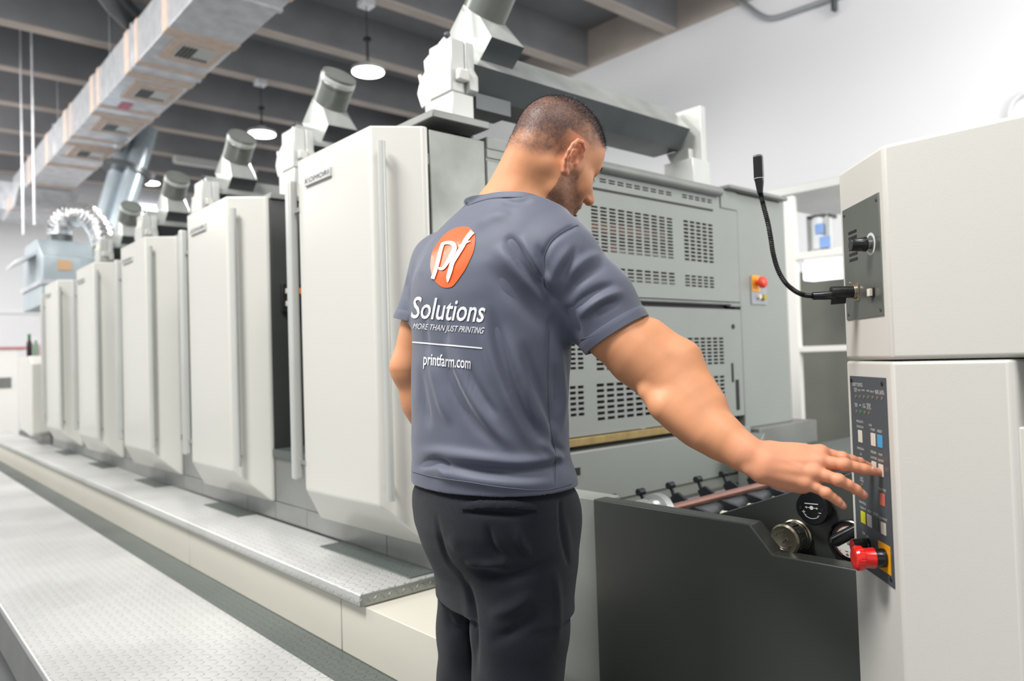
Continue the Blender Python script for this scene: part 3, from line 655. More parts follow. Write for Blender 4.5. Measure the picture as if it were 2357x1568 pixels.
for s, x, y, w, h in (('SAFETY DEVICE', 209, 158, .045, .0062), ('DOUBLE', 197, 185, .013, .0032), ('SHEET', 197, 200, .011, .0032), ('FRONT S.', 222, 196, .014, .0032), ('FRONT G.', 249, 196, .014, .0032),
                      ('OVER', 278, 199, .011, .0032), ('SIDE LAY', 306, 204, .016, .0034), ('SENSOR', 337, 200, .015, .0034), ('ERROR', 338, 214, .013, .0034), ('SUCKER', 369, 204, .015, .0034), ('DETECTOR', 370, 218, .019, .0034),
                      ('WASH', 200, 285, .013, .0034), ('UNIT', 202, 299, .010, .0034), ('mP', 227, 293, .007, .004), ('JUST', 252, 290, .011, .0034), ('CYLINDER', 253, 304, .015, .0034),
                      ('FOREIGN', 283, 288, .017, .0032), ('MATTER', 284, 302, .014, .0032), ('DETECTOR', 285, 316, .018, .0032)):
    cap(s, *pxc(x, y), w, h)
def over(k, *lines):
    a, b, zb1, zt_ = B_[k]; z = zt_+.006
    for s in lines[::-1]: cap(s, (a+b)/2, z, min(.030, .0037*len(s)), .0042); z += .0095
over('start', 'PRODUCTS', 'START/STOP'); over('kstart', 'START'); over('reset', 'RESET'); over('imp', 'IMPRESSION', 'ON')
over('feeder', 'FEEDER', 'ON/TRIP'); over('pump', 'PUMP', 'ON/OFF'); over('trip', 'ONLY TRIP'); over('tune', 'MAIN PRESS', 'TUNE UP'); over('inch', 'INCH'); over('slow', 'SLOWER'); over('fast', 'SLOW/FAST')
cap('KHS', *pxc(294, 424), .012, .0042); cap('READY', *pxc(238, 772), .013, .0036); cap('RUNNING', *pxc(239, 789), .017, .0036); cap('STOP', *pxc(252, 1135), .012, .0045); cap('SAFE', *pxc(276, 1156), .012, .004)
tx.build('lettering', mat('letter_white', '#dcdcd8', .5), cpo, recalc=False)
ps = MB()
for q in ((S0+.008, Z1-.008), (S1-.012, Z1-.010), (S0+.009, Z0+.010), (S1-.010, Z0+.012)): ps.lathe(ch(*q, .0022), NCH, [(0, .0042), (.001, .0038)], 14)
ps.build('screw', black_void, cpo)
sA, zA = chp(1900+345/2.852, 830+1180/2.852, .003); sB, zB = chp(1900+432/2.852, 830+1416/2.852, .003)
yp_ = MB(); chbox(yp_, sA, sB, zB, zA, .0022, .0032); ypl = yp_.build('yellow_plate', mat('yellow_stop', '#f0a400', .4), cpo, bevel=.0004)
sE, zE = (sA+sB)/2, (zA+zB)/2
MB().lathe(ch(sE, zE, .003), NCH, [(0, .0155), (.014, .0155), (.016, .0145), (.02, .0145)], 36).build('button_neck', plastic_black, ypl)
red = mat('red_plastic', '#d8190f', .22, coat=.4)
vs = []; fs = []; n = 60; o_ = Vector(ch(sE, zE, .02)); pr = ((0, .0155), (.001, .0172), (.014, .0160), (.018, .0165), (.020, .0200), (.028, .0205), (.032, .0175), (.0335, .012), (.033, .008), (.0332, .001))
for t, r0 in pr:
    for i in range(n):
        a = 2*math.pi*i/n; r = r0-(.0007 if (i % 2 and .019 < t < .030) else 0); vs.append(o_+d_n*t+(uu*math.cos(a)+vv_*math.sin(a))*r)
for k in range(len(pr)-1):
    for i in range(n): fs.append((k*n+i, k*n+(i+1) % n, (k+1)*n+(i+1) % n, (k+1)*n+i))
fs.append(tuple(range((len(pr)-1)*n, len(pr)*n)))
MB().add(vs, fs).build('emergency_stop_button', red, cpo)['label'] = 'red mushroom stop button'
s_s, z_s = chp(1985, 1256, .012)
so = MB().lathe(ch(s_s, z_s, .002), NCH, [(0, .0135), (.004, .0135), (.005, .0125), (.026, .0120), (.027, .0112)], 30).build('selector_knob', plastic_black, cpo)
MB().lathe(ch(s_s, z_s, .0291), NCH, [(0, .0108), (.0012, .0106)], 30).build('red_cap', mat('red_cap', '#e8352f', .4), so)

# ------------------------------------------------------------------ background rack, conduit, strap and ring on the wall
rk = thing('storage_rack', 'white open storage rack against the white wall beyond the press', 'rack', (-2.2, 5.2, 0))
rack_white = mat('rack_white', '#ecebe6', .4)
YR = 5.0
xa = at(1826, 700, Y=YR)[0]
zT = at(1826, 440, Y=YR)[2]
def zr(px, py): return at(px, py, Y=YR)[2]
MB().box(xa-.045, xa+.03, YR, YR+.05, 0, zT-.03).build('post', rack_white, rk, bevel=.003)
MB().box(xa+1.6, xa+1.66, YR, YR+.05, 0, zT-.03).build('post', rack_white, rk, bevel=.003)
MB().box(xa-.02, xa+.03, 5.95, 6.0, 0, zT-.03).build('post', rack_white, rk)
MB().box(xa+1.6, xa+1.66, 5.95, 6.0, 0, zT-.03).build('post', rack_white, rk)
zs1 = zr(1880, 583); zs2 = zr(1890, 803)
MB().box(xa+.03, xa+1.6, YR, 6.0, zs1-.03, zs1+.02).build('shelf', rack_white, rk, bevel=.003)
MB().box(xa+.03, xa+1.6, YR, YR+.06, zs2-.02, zs2+.02).build('shelf_rail', rack_white, rk, bevel=.003)
MB().box(xa-.3, xa+1.7, YR, 6.1, zT-.02, zT+.04).build('top_shelf', pale_metal, rk, bevel=.003)
MB().box(xa-1.0, xa+1.6, 5.9, 5.93, 0.02, zs1-.02).build('machinery_backdrop', mat('back_olive', '#6e7068', .6, spots=.25, scale=1.5), rk)  # plain panel added in place of the dark machinery behind the shelves
lt = tag(MB().box(at(1862, 600, Y=5.3)[0], at(1960, 600, Y=5.3)[0], 5.2, 5.35, zs1-.16, zs1-.035).build('strip_light', mat('strip_glow', '#ffffff', .5, emit='#ffffff', es=2.2), bevel=.01), 'short white strip light under the rack shelf', 'light')
pr_ = thing('filter_unit', 'clear filter unit with blue labels on the top of the rack shelf', 'filter', (xa+.3, 5.2, zs1+.02))
x1_, x2_ = xa+.045, xa+.20
zb_u = zs1+.02; zt_u = at(1845, 500, Y=5.15)[2]
MB().box(x1_, x2_, 5.15, 5.3, zb_u, zb_u+.03).build('base', bare_metal, pr_, bevel=.004)
MB().tube([((x1_+x2_)/2, 5.22, zb_u+.03), ((x1_+x2_)/2, 5.22, zt_u-.02)], .075, 20).build('bowl', mat('bowl_clear', '#dfe3e3', .2), pr_)
MB().box(x1_, x2_, 5.15, 5.3, zt_u-.025, zt_u).build('cap', dark_metal, pr_, bevel=.004)
MB().box(x1_, x1_+.02, 5.15, 5.17, zb_u, zt_u).box(x2_-.02, x2_, 5.15, 5.17, zb_u, zt_u).build('tie_rod', bare_metal, pr_)
MB().box(x1_+.07, x1_+.13, 5.135, 5.15, zt_u-.14, zt_u-.07).box(x1_+.10, x1_+.17, 5.135, 5.15, zb_u+.03, zb_u+.11).build('blue_label', mat('blue_label', '#7f9fd6', .5), pr_)
def wpt(px, py, off=.04): return Vector(at(px, py, Y=YW-off))
MPts = spline([wpt(1660, -40), wpt(1690, -8), wpt(1722, 14), wpt(1745, 31), wpt(1768, 41), wpt(1795, 38), wpt(1850, 19), wpt(1910, -2), wpt(1990, -30)], 8)
tag(MB().tube(MPts, .026, 14).build('conduit_pipe', mat('conduit', '#a9aeb0', .3, .6)), 'bent grey conduit pipe high on the white wall', 'pipe')
tag(MB().box(wpt(1921, 0)[0], wpt(1931, 0)[0], YW-.13, YW-.07, wpt(1926, 30)[2], 5.2).build('hanging_bracket', dark_metal, bevel=.005), 'small dark bracket hanging beside the conduit pipe at top right', 'bracket')
rc = wpt(2372, 252); 
tag(MB().tube([rc+Vector((math.cos(a)*.155, 0, math.sin(a)*.155)) for a in np.linspace(0, 2*math.pi, 40)], .013, 10).build('cable_loop', mat('cable_white', '#dcdcdc', .5)), 'pale cable loop on the wall above the cream control cabinet', 'cable')

# ------------------------------------------------------------------ ceiling: lamps, ducts
def pendant(px, py, X, Y, z, r, lab, power, grp='round pendant lamps'):
    t = thing('pendant_lamp', lab, 'lamp', (X, Y, z), grp)
    MB().lathe((X, Y, z), (0, 0, 1), [(0, r*.98), (.012, r), (.035, r), (.05, r*.8), (.07, r*.35), (.10, r*.3), (.11, .03)], 36).build('lamp_body', pale_metal, t)
    MB().lathe((X, Y, z-.006), (0, 0, 1), [(0, r*.93), (.004, r*.93)], 36).build('diffuser', lamp_glow, t)
    MB().tube([(X, Y, z+.1), (X, Y, z+.35)], .012, 8).tube([(X, Y, z+.35), (X, Y, 4.93)], .006, 8).build('cord', rubber_black, t)
    MB().box(X-.03, X+.03, Y-.03, Y+.03, z+.33, z+.37).build('cord_adjuster', rubber_black, t)
    MB().box(X-.07, X+.07, Y-.07, Y+.07, 4.93, 5.0).build('ceiling_box', galvanised, t, bevel=.005)
    a = area('lamp_light', (X, Y, z-.012), r*1.8, power, shape='DISK'); a.parent = t; a.location = (0, 0, -.012)
pendant(0, 0, -6.86, 4.11, 4.235, .175, 'bright round pendant lamp above the nearest white door', 110)
pendant(0, 0, -9.66, 4.13, 4.27, .185, 'bright round pendant lamp farther back, above the second white door', 110)
pendant(0, 0, -15.5, 4.37, 4.80, .16, 'small far pendant lamp to the right of the diagonal duct', 60)
fl = thing('strip_luminaire', 'slim unlit strip luminaire fixed under a concrete beam beyond the pendant lamps', 'lamp', (-11.3, 4.0, 4.9))
pA, pB = at(400, 370, Z=4.9), at(500, 382, Z=4.9)
MB().box(pA[0]-.08, pA[0]+.08, pA[1], pA[1]+1.5, 4.88, 4.995).build('housing', pale_metal, fl, bevel=.01)
MB().box(pA[0]-.06, pA[0]+.06, pA[1]+.02, pA[1]+1.48, 4.86, 4.88).build('diffuser', white_paint, fl, bevel=.01)
wn = MB().box(-18.5, -18.44, 4.85, 5.4, 4.35, 4.98)
struct('window_1', wn, mat('window_glow', '#ffffff', .5, emit='#eef4ff', es=3.2))
duct = thing('ceiling_duct', 'long galvanised rectangular air duct with vents hanging at top left', 'air duct', (-9, 2.4, 4.2))
MB().box(-15.6, -3.4, 2.12, 2.765, 4.2, 4.62).build('duct_body', galvanised, duct, bevel=.008)
for xx in (-4.4, -5.75, -7.0, -7.9, -8.25, -9.45, -9.75, -10.9, -11.25, -12.5, -14.0):
    w_ = .10 if xx in (-7.9, -9.45, -10.9) else .16
    MB().box(xx-w_/2, xx+w_/2, 2.113, 2.772, 4.193, 4.627).build('joint_tape', galv_tape, duct, bevel=.003)
for xx in (-6.03, -8.04, -11.97): MB().box(xx-.03, xx+.03, 2.105, 2.78, 4.185, 4.635).build('flange', galvanised, duct, bevel=.003)
for xx, lbl in ((-7.336, 0), (-8.711, 1), (-10.181, 2), (-11.62, 3), (-5.9, 4)):
    if lbl == 4: continue
    MB().box(xx-.30, xx+.30, 2.24, 2.72, 4.188, 4.2).build('vent_patch', galv_tape, duct)
    v = MB().box(xx-.16, xx+.16, 2.33, 2.65, 4.178, 4.189).build('vent', pale_metal, duct, bevel=.002)
    s_ = MB()
    for i in range(4): s_.box(xx-.14, xx+.14, 2.34+i*.036, 2.364+i*.036, 4.174, 4.179)
    for i in range(5): s_.box(xx-.14, xx-.09, 2.49+i*.031, 2.508+i*.031, 4.174, 4.179)
    s_.build('louvre', black_void, v)
MB().box(-9.42, -9.18, 2.30, 2.42, 4.190, 4.199).build('sticker', mat('red_sticker', '#c8788a', .5), duct)
for xx in (-6.4, -9.0, -11.8):
    [MB().tube([(xx, yy_, 4.62), (xx, yy_, 5.5)], .006, 6).build('hanger_rod', bare_metal, duct) for yy_ in (2.14, 2.74)]
# cross run of the duct at the far left end
cd_ = thing('cross_duct', 'pale duct crossing at the far left end of the long ceiling duct', 'air duct', (-15, 2.0, 4.1))
MB().box(-16.6, -15.61, -.4, 3.0, 4.05, 4.55).build('duct_body', galvanised, cd_, bevel=.008)
MB().box(-16.62, -15.59, 1.2, 1.34, 4.04, 4.56).box(-16.62, -15.59, .2, .34, 4.04, 4.56).build('joint_tape', galv_tape, cd_)
MB().prism([(-15.6, 4.19), (-14.2, 4.19), (-14.6, 3.95), (-15.9, 3.88), (-16.4, 4.04)], 'y', 2.0, 2.9).build('branch_duct', galvanised, cd_, bevel=.01)
MB().box(-15.2, -14.9, 1.99, 2.91, 3.93, 4.17).build('joint_tape', galv_tape, cd_)
# wide pipes passing behind the duct at the top
pd = tag(MB().tube([(-8.25, 1.93, 5.02), (-8.32, 2.05, 4.92), (-8.6, 2.42, 4.80)], .13, 20).build('round_duct', dark_metal), 'dark round duct passing behind the long ceiling duct at top left', 'air duct')
# diagonal twin ducts
dg2 = duct
A1, A2 = Vector(at(322, 300, Y=3.05)), Vector(at(248, 540, Y=2.6))
dv = (A2-A1); 
for off in (-.14, .14):
    w_ = Vector((.8, .55, .1)).normalized()*off
    MB().tube([A1-dv*.0+w_, A2+w_], .13, 20).build('diagonal_branch', mat('blue_galv', '#b2bec6', .3, .55, spots=.1), dg2)
MB().tube([A1+dv*.38, A1+dv*.43], .31, 20).build('clamp_band', dark_metal, dg2)
# far machine: blue grey hood with foil hose
hm = thing('air_handler', 'pale blue grey metal air handler with hood at the far end, foil hose on top', 'air handler', (-9.0, 1.9, .0))
bl = mat('blue_metal', '#b7c3c9', .35, .4, spots=.1, scale=3)
MB().prism([(-9.5, 1.82), (-9.5, 2.30), (-9.35, 2.50), (-8.7, 2.50), (-8.4, 2.30), (-8.4, 1.82)], 'y', 1.37, 2.22).build('casing', bl, hm, bevel=.01)
MB().prism([(-9.3, .0), (-9.3, 1.82), (-8.9, 1.82), (-8.9, .0)], 'y', 1.80, 2.1).build('stand', bl, hm, bevel=.01)
MB().box(-9.52, -8.38, 1.35, 2.24, 2.02, 2.06).build('band', galvanised, hm)
MB().hexa([(-9.2, 1.37, 2.34), (-8.7, 1.37, 2.34), (-8.7, 1.18, 2.22), (-9.2, 1.18, 2.22)], [(-9.2, 1.37, 2.38), (-8.7, 1.37, 2.38), (-8.7, 1.18, 2.26), (-9.2, 1.18, 2.26)]).build('flap', galvanised, hm, bevel=.004)
MB().box(-8.398, -8.39, 1.50, 1.62, 2.16, 2.26).build('orange_label', mat('orange_label', '#d9b48a', .5), hm)
MB().tube([(-8.8, 1.60, 2.49), (-8.8, 1.60, 2.56)], .11, 20).build('hose_socket', dark_metal, hm)
foil = mat('foil', '#d9dadb', .22, .9, bump=1.0, bscale=45)
hp = spline([Vector((-8.8, 1.60, 2.56)), Vector((-8.8, 1.60, 2.66)), Vector((-8.75, 1.68, 2.77)), Vector((-8.6, 1.80, 2.75)), Vector((-8.42, 1.88, 2.60)), Vector((-8.2, 1.88, 2.38)), Vector((-8.1, 1.88, 2.2))], 12)
rr = [.115+.010*math.sin(i*2.1) for i in range(len(hp))]
MB().tube(hp, rr, 24).build('foil_hose', foil, hm)['label'] = 'crinkled silver foil hose'
# far left: white cabinet with a red edge, bottles on the low cover
wc = thing('white_cabinet', 'white cabinet with a red edged top at the far left', 'cabinet', (-12.3, 1.3, 0))
MB().box(-12.6, -12.0, .6, 1.66, 0, 1.50).build('body', rack_white, wc, bevel=.01)
MB().box(-12.62, -11.98, .6, 1.80, 1.50, 1.53).build('red_edged_top', mat('red_edge', '#c77f84', .4), wc)
MB().box(-11.998, -11.99, 1.36, 1.58, .98, 1.12).build('vent', base_grey, wc)
pp_ = at(80, 790, X=-8.4)
for i, (px, col_, h_, nm) in enumerate(((73, '#2b1d18', .11, 'dark brown bottle with green cap on the low white cover'), (82, '#7f9a82', .095, 'pale green bottle between the brown and pink bottles'), (94, '#e6a9c4', .09, 'pink bottle on the low white cover next to the tall door'))):
    YB = (1.262, 1.315, 1.368)[i]; r_ = .024
    b_ = MB().lathe((-8.45, YB, 1.315), (0, 0, 1), [(0, r_), (h_*1.2, r_), (h_*1.5, r_*.5), (h_*1.7, r_*.45)], 18)
    o = b_.build('bottle', mat('bottle_%d' % i, col_, .25)); origin_to(o, (-8.45, YB, 1.315)); tag(o, nm, 'bottle', 'bottles on the low white cover')
    MB().lathe((-8.45, YB, 1.315+h_*1.7), (0, 0, 1), [(0, r_*.6), (.035, r_*.55)], 14).build('cap', mat('cap_%d' % i, '#1f7a35' if i == 0 else '#e9e9e9', .4), o)
for px, nm in ((74, 'thin hanging rod at far left below the ceiling'), (52, 'second thin hanging rod left of the air handler')):
    q = at(px, 170 if px == 74 else 430, Y=1.6)
    tag(MB().tube([(q[0], q[1], 5.5), (q[0], q[1], 2.9)], .011, 8).build('hanging_rod', galvanised), nm, 'rod')
rl = tag(MB().box(-18.49, -18.46, -3, 4, 2.42, 2.45).build('wall_rail', plaster_far), 'thin horizontal rail along the far left wall', 'rail')
rug = []
for i in range(5):
    x = X0-.30-P*i
    # thin dark sheet imitating the shaded recess at the press foot below every door
    tag(MB().box(x-.30, x+(.28 if i == 0 else .12), 1.250, 1.343, .5005, .5035).build('recess_shade', tread_dark, bevel=.001), '%s dark sheet imitating shade on the step under the %s white door' % ((['nearest']+ordn)[i], (['nearest']+ordn)[i]), 'shade sheet', 'dark sheets imitating shade on the step')

# ================================================================== the man
def smin(a, b, k):
    h = np.maximum(k-np.abs(a-b), 0)/k
    return np.minimum(a, b)-h*h*k*.25
class Field:
    """distance values on a grid, shapes melted together, surface taken out as a mesh"""
    def __init__(s, lo, hi, h):
        s.lo = np.array(lo, np.float32); s.h = h; s.n = [int((hi[i]-lo[i])/h)+2 for i in range(3)]
        s.D = np.full(s.n, 1.0, np.float32)
    def sl(s, lo, hi):
        a = [max(0, int((lo[i]-s.lo[i])/s.h)) for i in range(3)]; b = [min(s.n[i], int((hi[i]-s.lo[i])/s.h)+2) for i in range(3)]
        if any(a[i] >= b[i] for i in range(3)): return None, None
        ax = [(s.lo[i]+s.h*np.arange(a[i], b[i], dtype=np.float32)) for i in range(3)]
        return tuple(slice(a[i], b[i]) for i in range(3)), (ax[0][:, None, None], ax[1][None, :, None], ax[2][None, None, :])
    def put(s, fn, lo, hi, k, mode='u'):
        mg = k+.012; sl, P_ = s.sl([v-mg for v in lo], [v+mg for v in hi])
        if sl is None: return s
        d = fn(*P_)
        if mode == 'u': s.D[sl] = smin(s.D[sl], d, k)
        else: s.D[sl] = -smin(-s.D[sl], d, k)
        return s
    def cap(s, a, b, ra, rb, k=.01, mode='u'):
        a = np.array(a, np.float32); b = np.array(b, np.float32); ab = b-a; L = float(ab@ab)+1e-9; R_ = max(ra, rb)
        def fn(x, y, z):
            px, py, pz = x-a[0], y-a[1], z-a[2]; t = np.clip((px*ab[0]+py*ab[1]+pz*ab[2])/L, 0, 1)
            return np.sqrt((px-t*ab[0])**2+(py-t*ab[1])**2+(pz-t*ab[2])**2)-(ra+(rb-ra)*t)
        return s.put(fn, np.minimum(a, b)-R_, np.maximum(a, b)+R_, k, mode)
    def chain(s, pts, rs, k=.01):
        for i in range(len(pts)-1): s.cap(pts[i], pts[i+1], rs[i], rs[i+1], k)
        return s
    def ell(s, c, r, rot=None, k=.01, mode='u'):
        c = np.array(c, np.float32); r = np.array(r, np.float32); Q = np.eye(3, dtype=np.float32) if rot is None else np.array(rot, np.float32)
        R_ = float(r.max())
        def fn(x, y, z):
            px, py, pz = x-c[0], y-c[1], z-c[2]
            q = [Q[0, i]*px+Q[1, i]*py+Q[2, i]*pz for i in range(3)]   # columns of Q = local axes
            k0 = np.sqrt((q[0]/r[0])**2+(q[1]/r[1])**2+(q[2]/r[2])**2); k1 = np.sqrt((q[0]/r[0]**2)**2+(q[1]/r[1]**2)**2+(q[2]/r[2]**2)**2)+1e-6
            return k0*(k0-1)/k1
        return s.put(fn, c-R_, c+R_, k, mode)
    def mesh(s, smooth=1):
        D = s.D; ins = D < 0
        n = np.array(s.n)-1
        cnt = np.zeros(n, np.int8)
        for dx in (0, 1):
            for dy in (0, 1):
                for dz in (0, 1): cnt += ins[dx:dx+n[0], dy:dy+n[1], dz:dz+n[2]]
        act = (cnt > 0) & (cnt < 8); I = np.argwhere(act); idx = np.full(n, -1, np.int64); idx[act] = np.arange(len(I))
        S = np.zeros((len(I), 3)); W_ = np.zeros(len(I))
        cor = [(0, 0, 0), (1, 0, 0), (0, 1, 0), (1, 1, 0), (0, 0, 1), (1, 0, 1), (0, 1, 1), (1, 1, 1)]
        val = [D[I[:, 0]+c[0], I[:, 1]+c[1], I[:, 2]+c[2]].astype(float) for c in cor]
        for a, b in ((0, 1), (2, 3), (4, 5), (6, 7), (0, 2), (1, 3), (4, 6), (5, 7), (0, 4), (1, 5), (2, 6), (3, 7)):
            m = (val[a] < 0) != (val[b] < 0); t = np.where(m, val[a]/np.where(m, val[a]-val[b], 1), 0)
            pa, pb = np.array(cor[a]), np.array(cor[b]); S += m[:, None]*(pa+(pb-pa)*t[:, None]); W_ += m
        V = s.lo+(I+S/W_[:, None])*s.h
        Fs = []
        for ax in range(3):
            u, v = (ax+1) % 3, (ax+2) % 3
            A_ = [slice(None)]*3; B2_ = [slice(None)]*3; A_[ax] = slice(0, n[ax]); B2_[ax] = slice(1, n[ax]+1)
            ch_ = ins[tuple(A_)] != ins[tuple(B2_)]; E2 = np.argwhere(ch_)
            E2 = E2[(E2[:, u] > 0) & (E2[:, v] > 0) & (E2[:, u] < n[u]) & (E2[:, v] < n[v])]
            def cell(du, dv):
                q = E2.copy(); q[:, u] -= du; q[:, v] -= dv; return idx[q[:, 0], q[:, 1], q[:, 2]]
            quad = np.stack([cell(1, 1), cell(0, 1), cell(0, 0), cell(1, 0)], 1)
            fl = ~ins[E2[:, 0], E2[:, 1], E2[:, 2]]; quad[fl] = quad[fl][:, ::-1]; Fs.append(quad)
        Q = np.concatenate(Fs); Q = Q[(Q >= 0).all(1)]
        for _ in range(smooth):
            acc = np.zeros_like(V); w_ = np.zeros(len(V))
            for i in range(4):
                j = (i+1) % 4
                np.add.at(acc, Q[:, i], V[Q[:, j]]); np.add.at(w_, Q[:, i], 1); np.add.at(acc, Q[:, j], V[Q[:, i]]); np.add.at(w_, Q[:, j], 1)
            V = V*.5+.5*acc/np.maximum(w_, 1)[:, None]
        return V, Q
def np_mesh(name, V, Q, mats, parent=None, off=(0, 0, 0), colors=None):
    me = bpy.data.meshes.new(name); V = np.asarray(V, np.float32)-np.array(off, np.float32)
    me.vertices.add(len(V)); me.vertices.foreach_set('co', V.ravel()); me.loops.add(Q.size); me.loops.foreach_set('vertex_index', Q.ravel().astype(np.int32))
    me.polygons.add(len(Q)); me.polygons.foreach_set('loop_start', np.arange(0, Q.size, Q.shape[1], dtype=np.int32)); me.polygons.foreach_set('loop_total', np.full(len(Q), Q.shape[1], np.int32))
    me.update(calc_edges=True); me.validate()
    me.polygons.foreach_set('use_smooth', [True]*len(me.polygons))
    if colors is not None:
        a = me.color_attributes.new('tone', 'FLOAT_COLOR', 'POINT'); a.data.foreach_set('color', np.c_[colors, np.ones(len(colors))].astype(np.float32).ravel())
    for m in mats: me.materials.append(m)
    o = bpy.data.objects.new(name, me); COL.objects.link(o); WL[o.name] = tuple(off)
    if parent is not None: o.parent = parent
    return o
def vnormals(V, Q):
    n = np.cross(V[Q[:, 2]]-V[Q[:, 0]], V[Q[:, 3]]-V[Q[:, 1]]); N_ = np.zeros_like(V)
    for i in range(4): np.add.at(N_, Q[:, i], n)
    return N_/np.maximum(np.linalg.norm(N_, axis=1), 1e-9)[:, None]
def vnoise(P_, f, seed=0):
    """cheap smooth 3-D value noise in 0..1"""
    q = P_*f+seed*17.3; i = np.floor(q).astype(np.int64); t = q-i; t = t*t*(3-2*t)
    def hsh(a, b, c): 
        v = (a*73856093) ^ (b*19349663) ^ (c*83492791); v = (v ^ (v >> 13))*1274126177; return ((v ^ (v >> 16)) & 65535)/65535.
    r = 0
    for dx in (0, 1):
        for dy in (0, 1):
            for dz in (0, 1):
                w_ = np.where(dx, t[:, 0], 1-t[:, 0])*np.where(dy, t[:, 1], 1-t[:, 1])*np.where(dz, t[:, 2], 1-t[:, 2])
                r = r+w_*hsh(i[:, 0]+dx, i[:, 1]+dy, i[:, 2]+dz)
    return r
def sstep(a, b, x): t = np.clip((x-a)/(b-a), 0, 1); return t*t*(3-2*t)

# --- head frame: turned 18 degrees to the right, bowed 26 degrees
HY, HP, HR = math.radians(8.4), math.radians(26.7), math.radians(-11.0)
fw = np.array([math.sin(HY), math.cos(HY), 0]); rt = np.array([math.cos(HY), -math.sin(HY), 0]); upv = np.array([0, 0, 1.])
hf = fw*math.cos(HP)-upv*math.sin(HP); hu = upv*math.cos(HP)+fw*math.sin(HP)
rt2 = rt*math.cos(HR)+hu*math.sin(HR); hu = hu*math.cos(HR)-rt*math.sin(HR); rt = rt2
HQ = np.stack([rt, hf, hu], 1); HC = at(1272, 374, d=1.58); HS = 1.02
def H(x, y, z): return HC+HQ @ (np.array([x, y, z])*HS)
def HL(P_): return ((P_-HC) @ HQ)/HS

hd = Field([HC[0]-.19, HC[1]-.20, HC[2]-.26], [HC[0]+.19, HC[1]+.20, HC[2]+.19], .0022)
def he(c, r, k=.012, mode='u', rot=None):
    q = HQ if rot is None else HQ @ rot
    hd.ell(H(*c), [v*HS for v in r], q, k*HS, mode)
def hc(a, b, ra, rb, k=.01, mode='u'): hd.cap(H(*a), H(*b), ra*HS, rb*HS, k*HS, mode)
he((0, -.014, .044), (.077, .091, .087)); he((0, .012, .048), (.070, .078, .074), .02)
he((0, .020, -.010), (.068, .068, .072), .03); he((0, .042, -.050), (.052, .045, .052), .03)
he((0, .046, .045), (.060, .045, .045), .02)
for s_ in (-1, 1):
    hc((s_*.056, -.004, -.040), (s_*.052, .004, -.062), .020, .019, .02)      # jaw angle
    hc((s_*.052, .004, -.062), (s_*.018, .062, -.100), .019, .020, .022)       # jaw line
    he((s_*.040, .060, -.020), (.026, .022, .024), .018)                      # cheek
    hc((s_*.064, .000, -.006), (s_*.050, .050, -.006), .010, .012, .02)        # cheek bone
    hc((s_*.012, .088, .030), (s_*.040, .076, .030), .008, .008, .012)         # brow ridge
    he((s_*.032, .093, .010), (.017, .016, .011), .008, 'd')                   # eye socket
    he((s_*.031, .071, .010), (.0135, .0135, .0135), .003)                     # eyeball and lids
    hc((s_*.018, .081, .018), (s_*.042, .074, .016), .0045, .004, .003)
    hc((s_*.018, .080, .003), (s_*.042, .073, .004), .0035, .003, .003)
    he((s_*.013, .102, -.024), (.0085, .011, .008), .006)                     # nostril wing
hc((0, .088, .022), (0, .104, -.004), .008, .0095, .012); hc((0, .104, -.004), (0, .117, -.020), .0095, .0115, .006)
for s_ in (-1, 1): he((s_*.007, .108, -.031), (.0035, .005, .004), .002, 'd')
he((0, .083, -.048), (.030, .016, .018), .012)
hc((-.018, .091, -.052), (.018, .091, -.052), .0055, .0055, .005); hc((0, .095, -.052), (0, .094, -.052), .0065, .0065, .004)
hc((-.016, .089, -.063), (.016, .089, -.063), .0062, .0062, .005)
hc((-.022, .0955, -.0575), (.022, .0955, -.0575), .0016, .0016, .002, 'd')
he((0, .079, -.092), (.024, .018, .020), .014)
# ears
for s_ in (-1, 1):
    def E_(x, y, z): return H(s_*x, y, z)
    he((s_*.076, -.004, .000), (.006, .019, .026), .006, rot=np.array([[1, s_*-.32, 0], [s_*.32, 1, 0], [0, 0, 1.]]))
    hx = [(.0745, .013, .006), (.078, .014, .018), (.083, .008, .031), (.088, -.004, .036), (.093, -.016, .031), (.096, -.023, .018), (.095, -.024, .003), (.090, -.020, -.010), (.084, -.012, -.020), (.080, -.005, -.029), (.076, .003, -.030)]
    rs = [.0035, .004, .0043, .0043, .0043, .0042, .004, .004, .0045, .006, .005]
    for i in range(len(hx)-1): hd.cap(E_(*hx[i]), E_(*hx[i+1]), rs[i]*HS, rs[i+1]*HS, .003*HS)
    for a, b in (((.084, -.002, .022), (.087, -.012, .012)), ((.087, -.012, .012), (.086, -.013, -.002)), ((.086, -.013, -.002), (.082, -.006, -.014))): hd.cap(E_(*a), E_(*b), .0032*HS, .003*HS, .003*HS)
    hd.ell(E_(.084, .000, .002), [.010*HS, .008*HS, .012*HS], HQ, .004*HS, 'd')
    hd.ell(E_(.081, -.002, .020), [.006*HS, .006*HS, .010*HS], HQ, .004*HS, 'd')
    hd.ell(E_(.079, .009, -.003), [.004*HS, .004*HS, .006*HS], HQ, .003*HS)
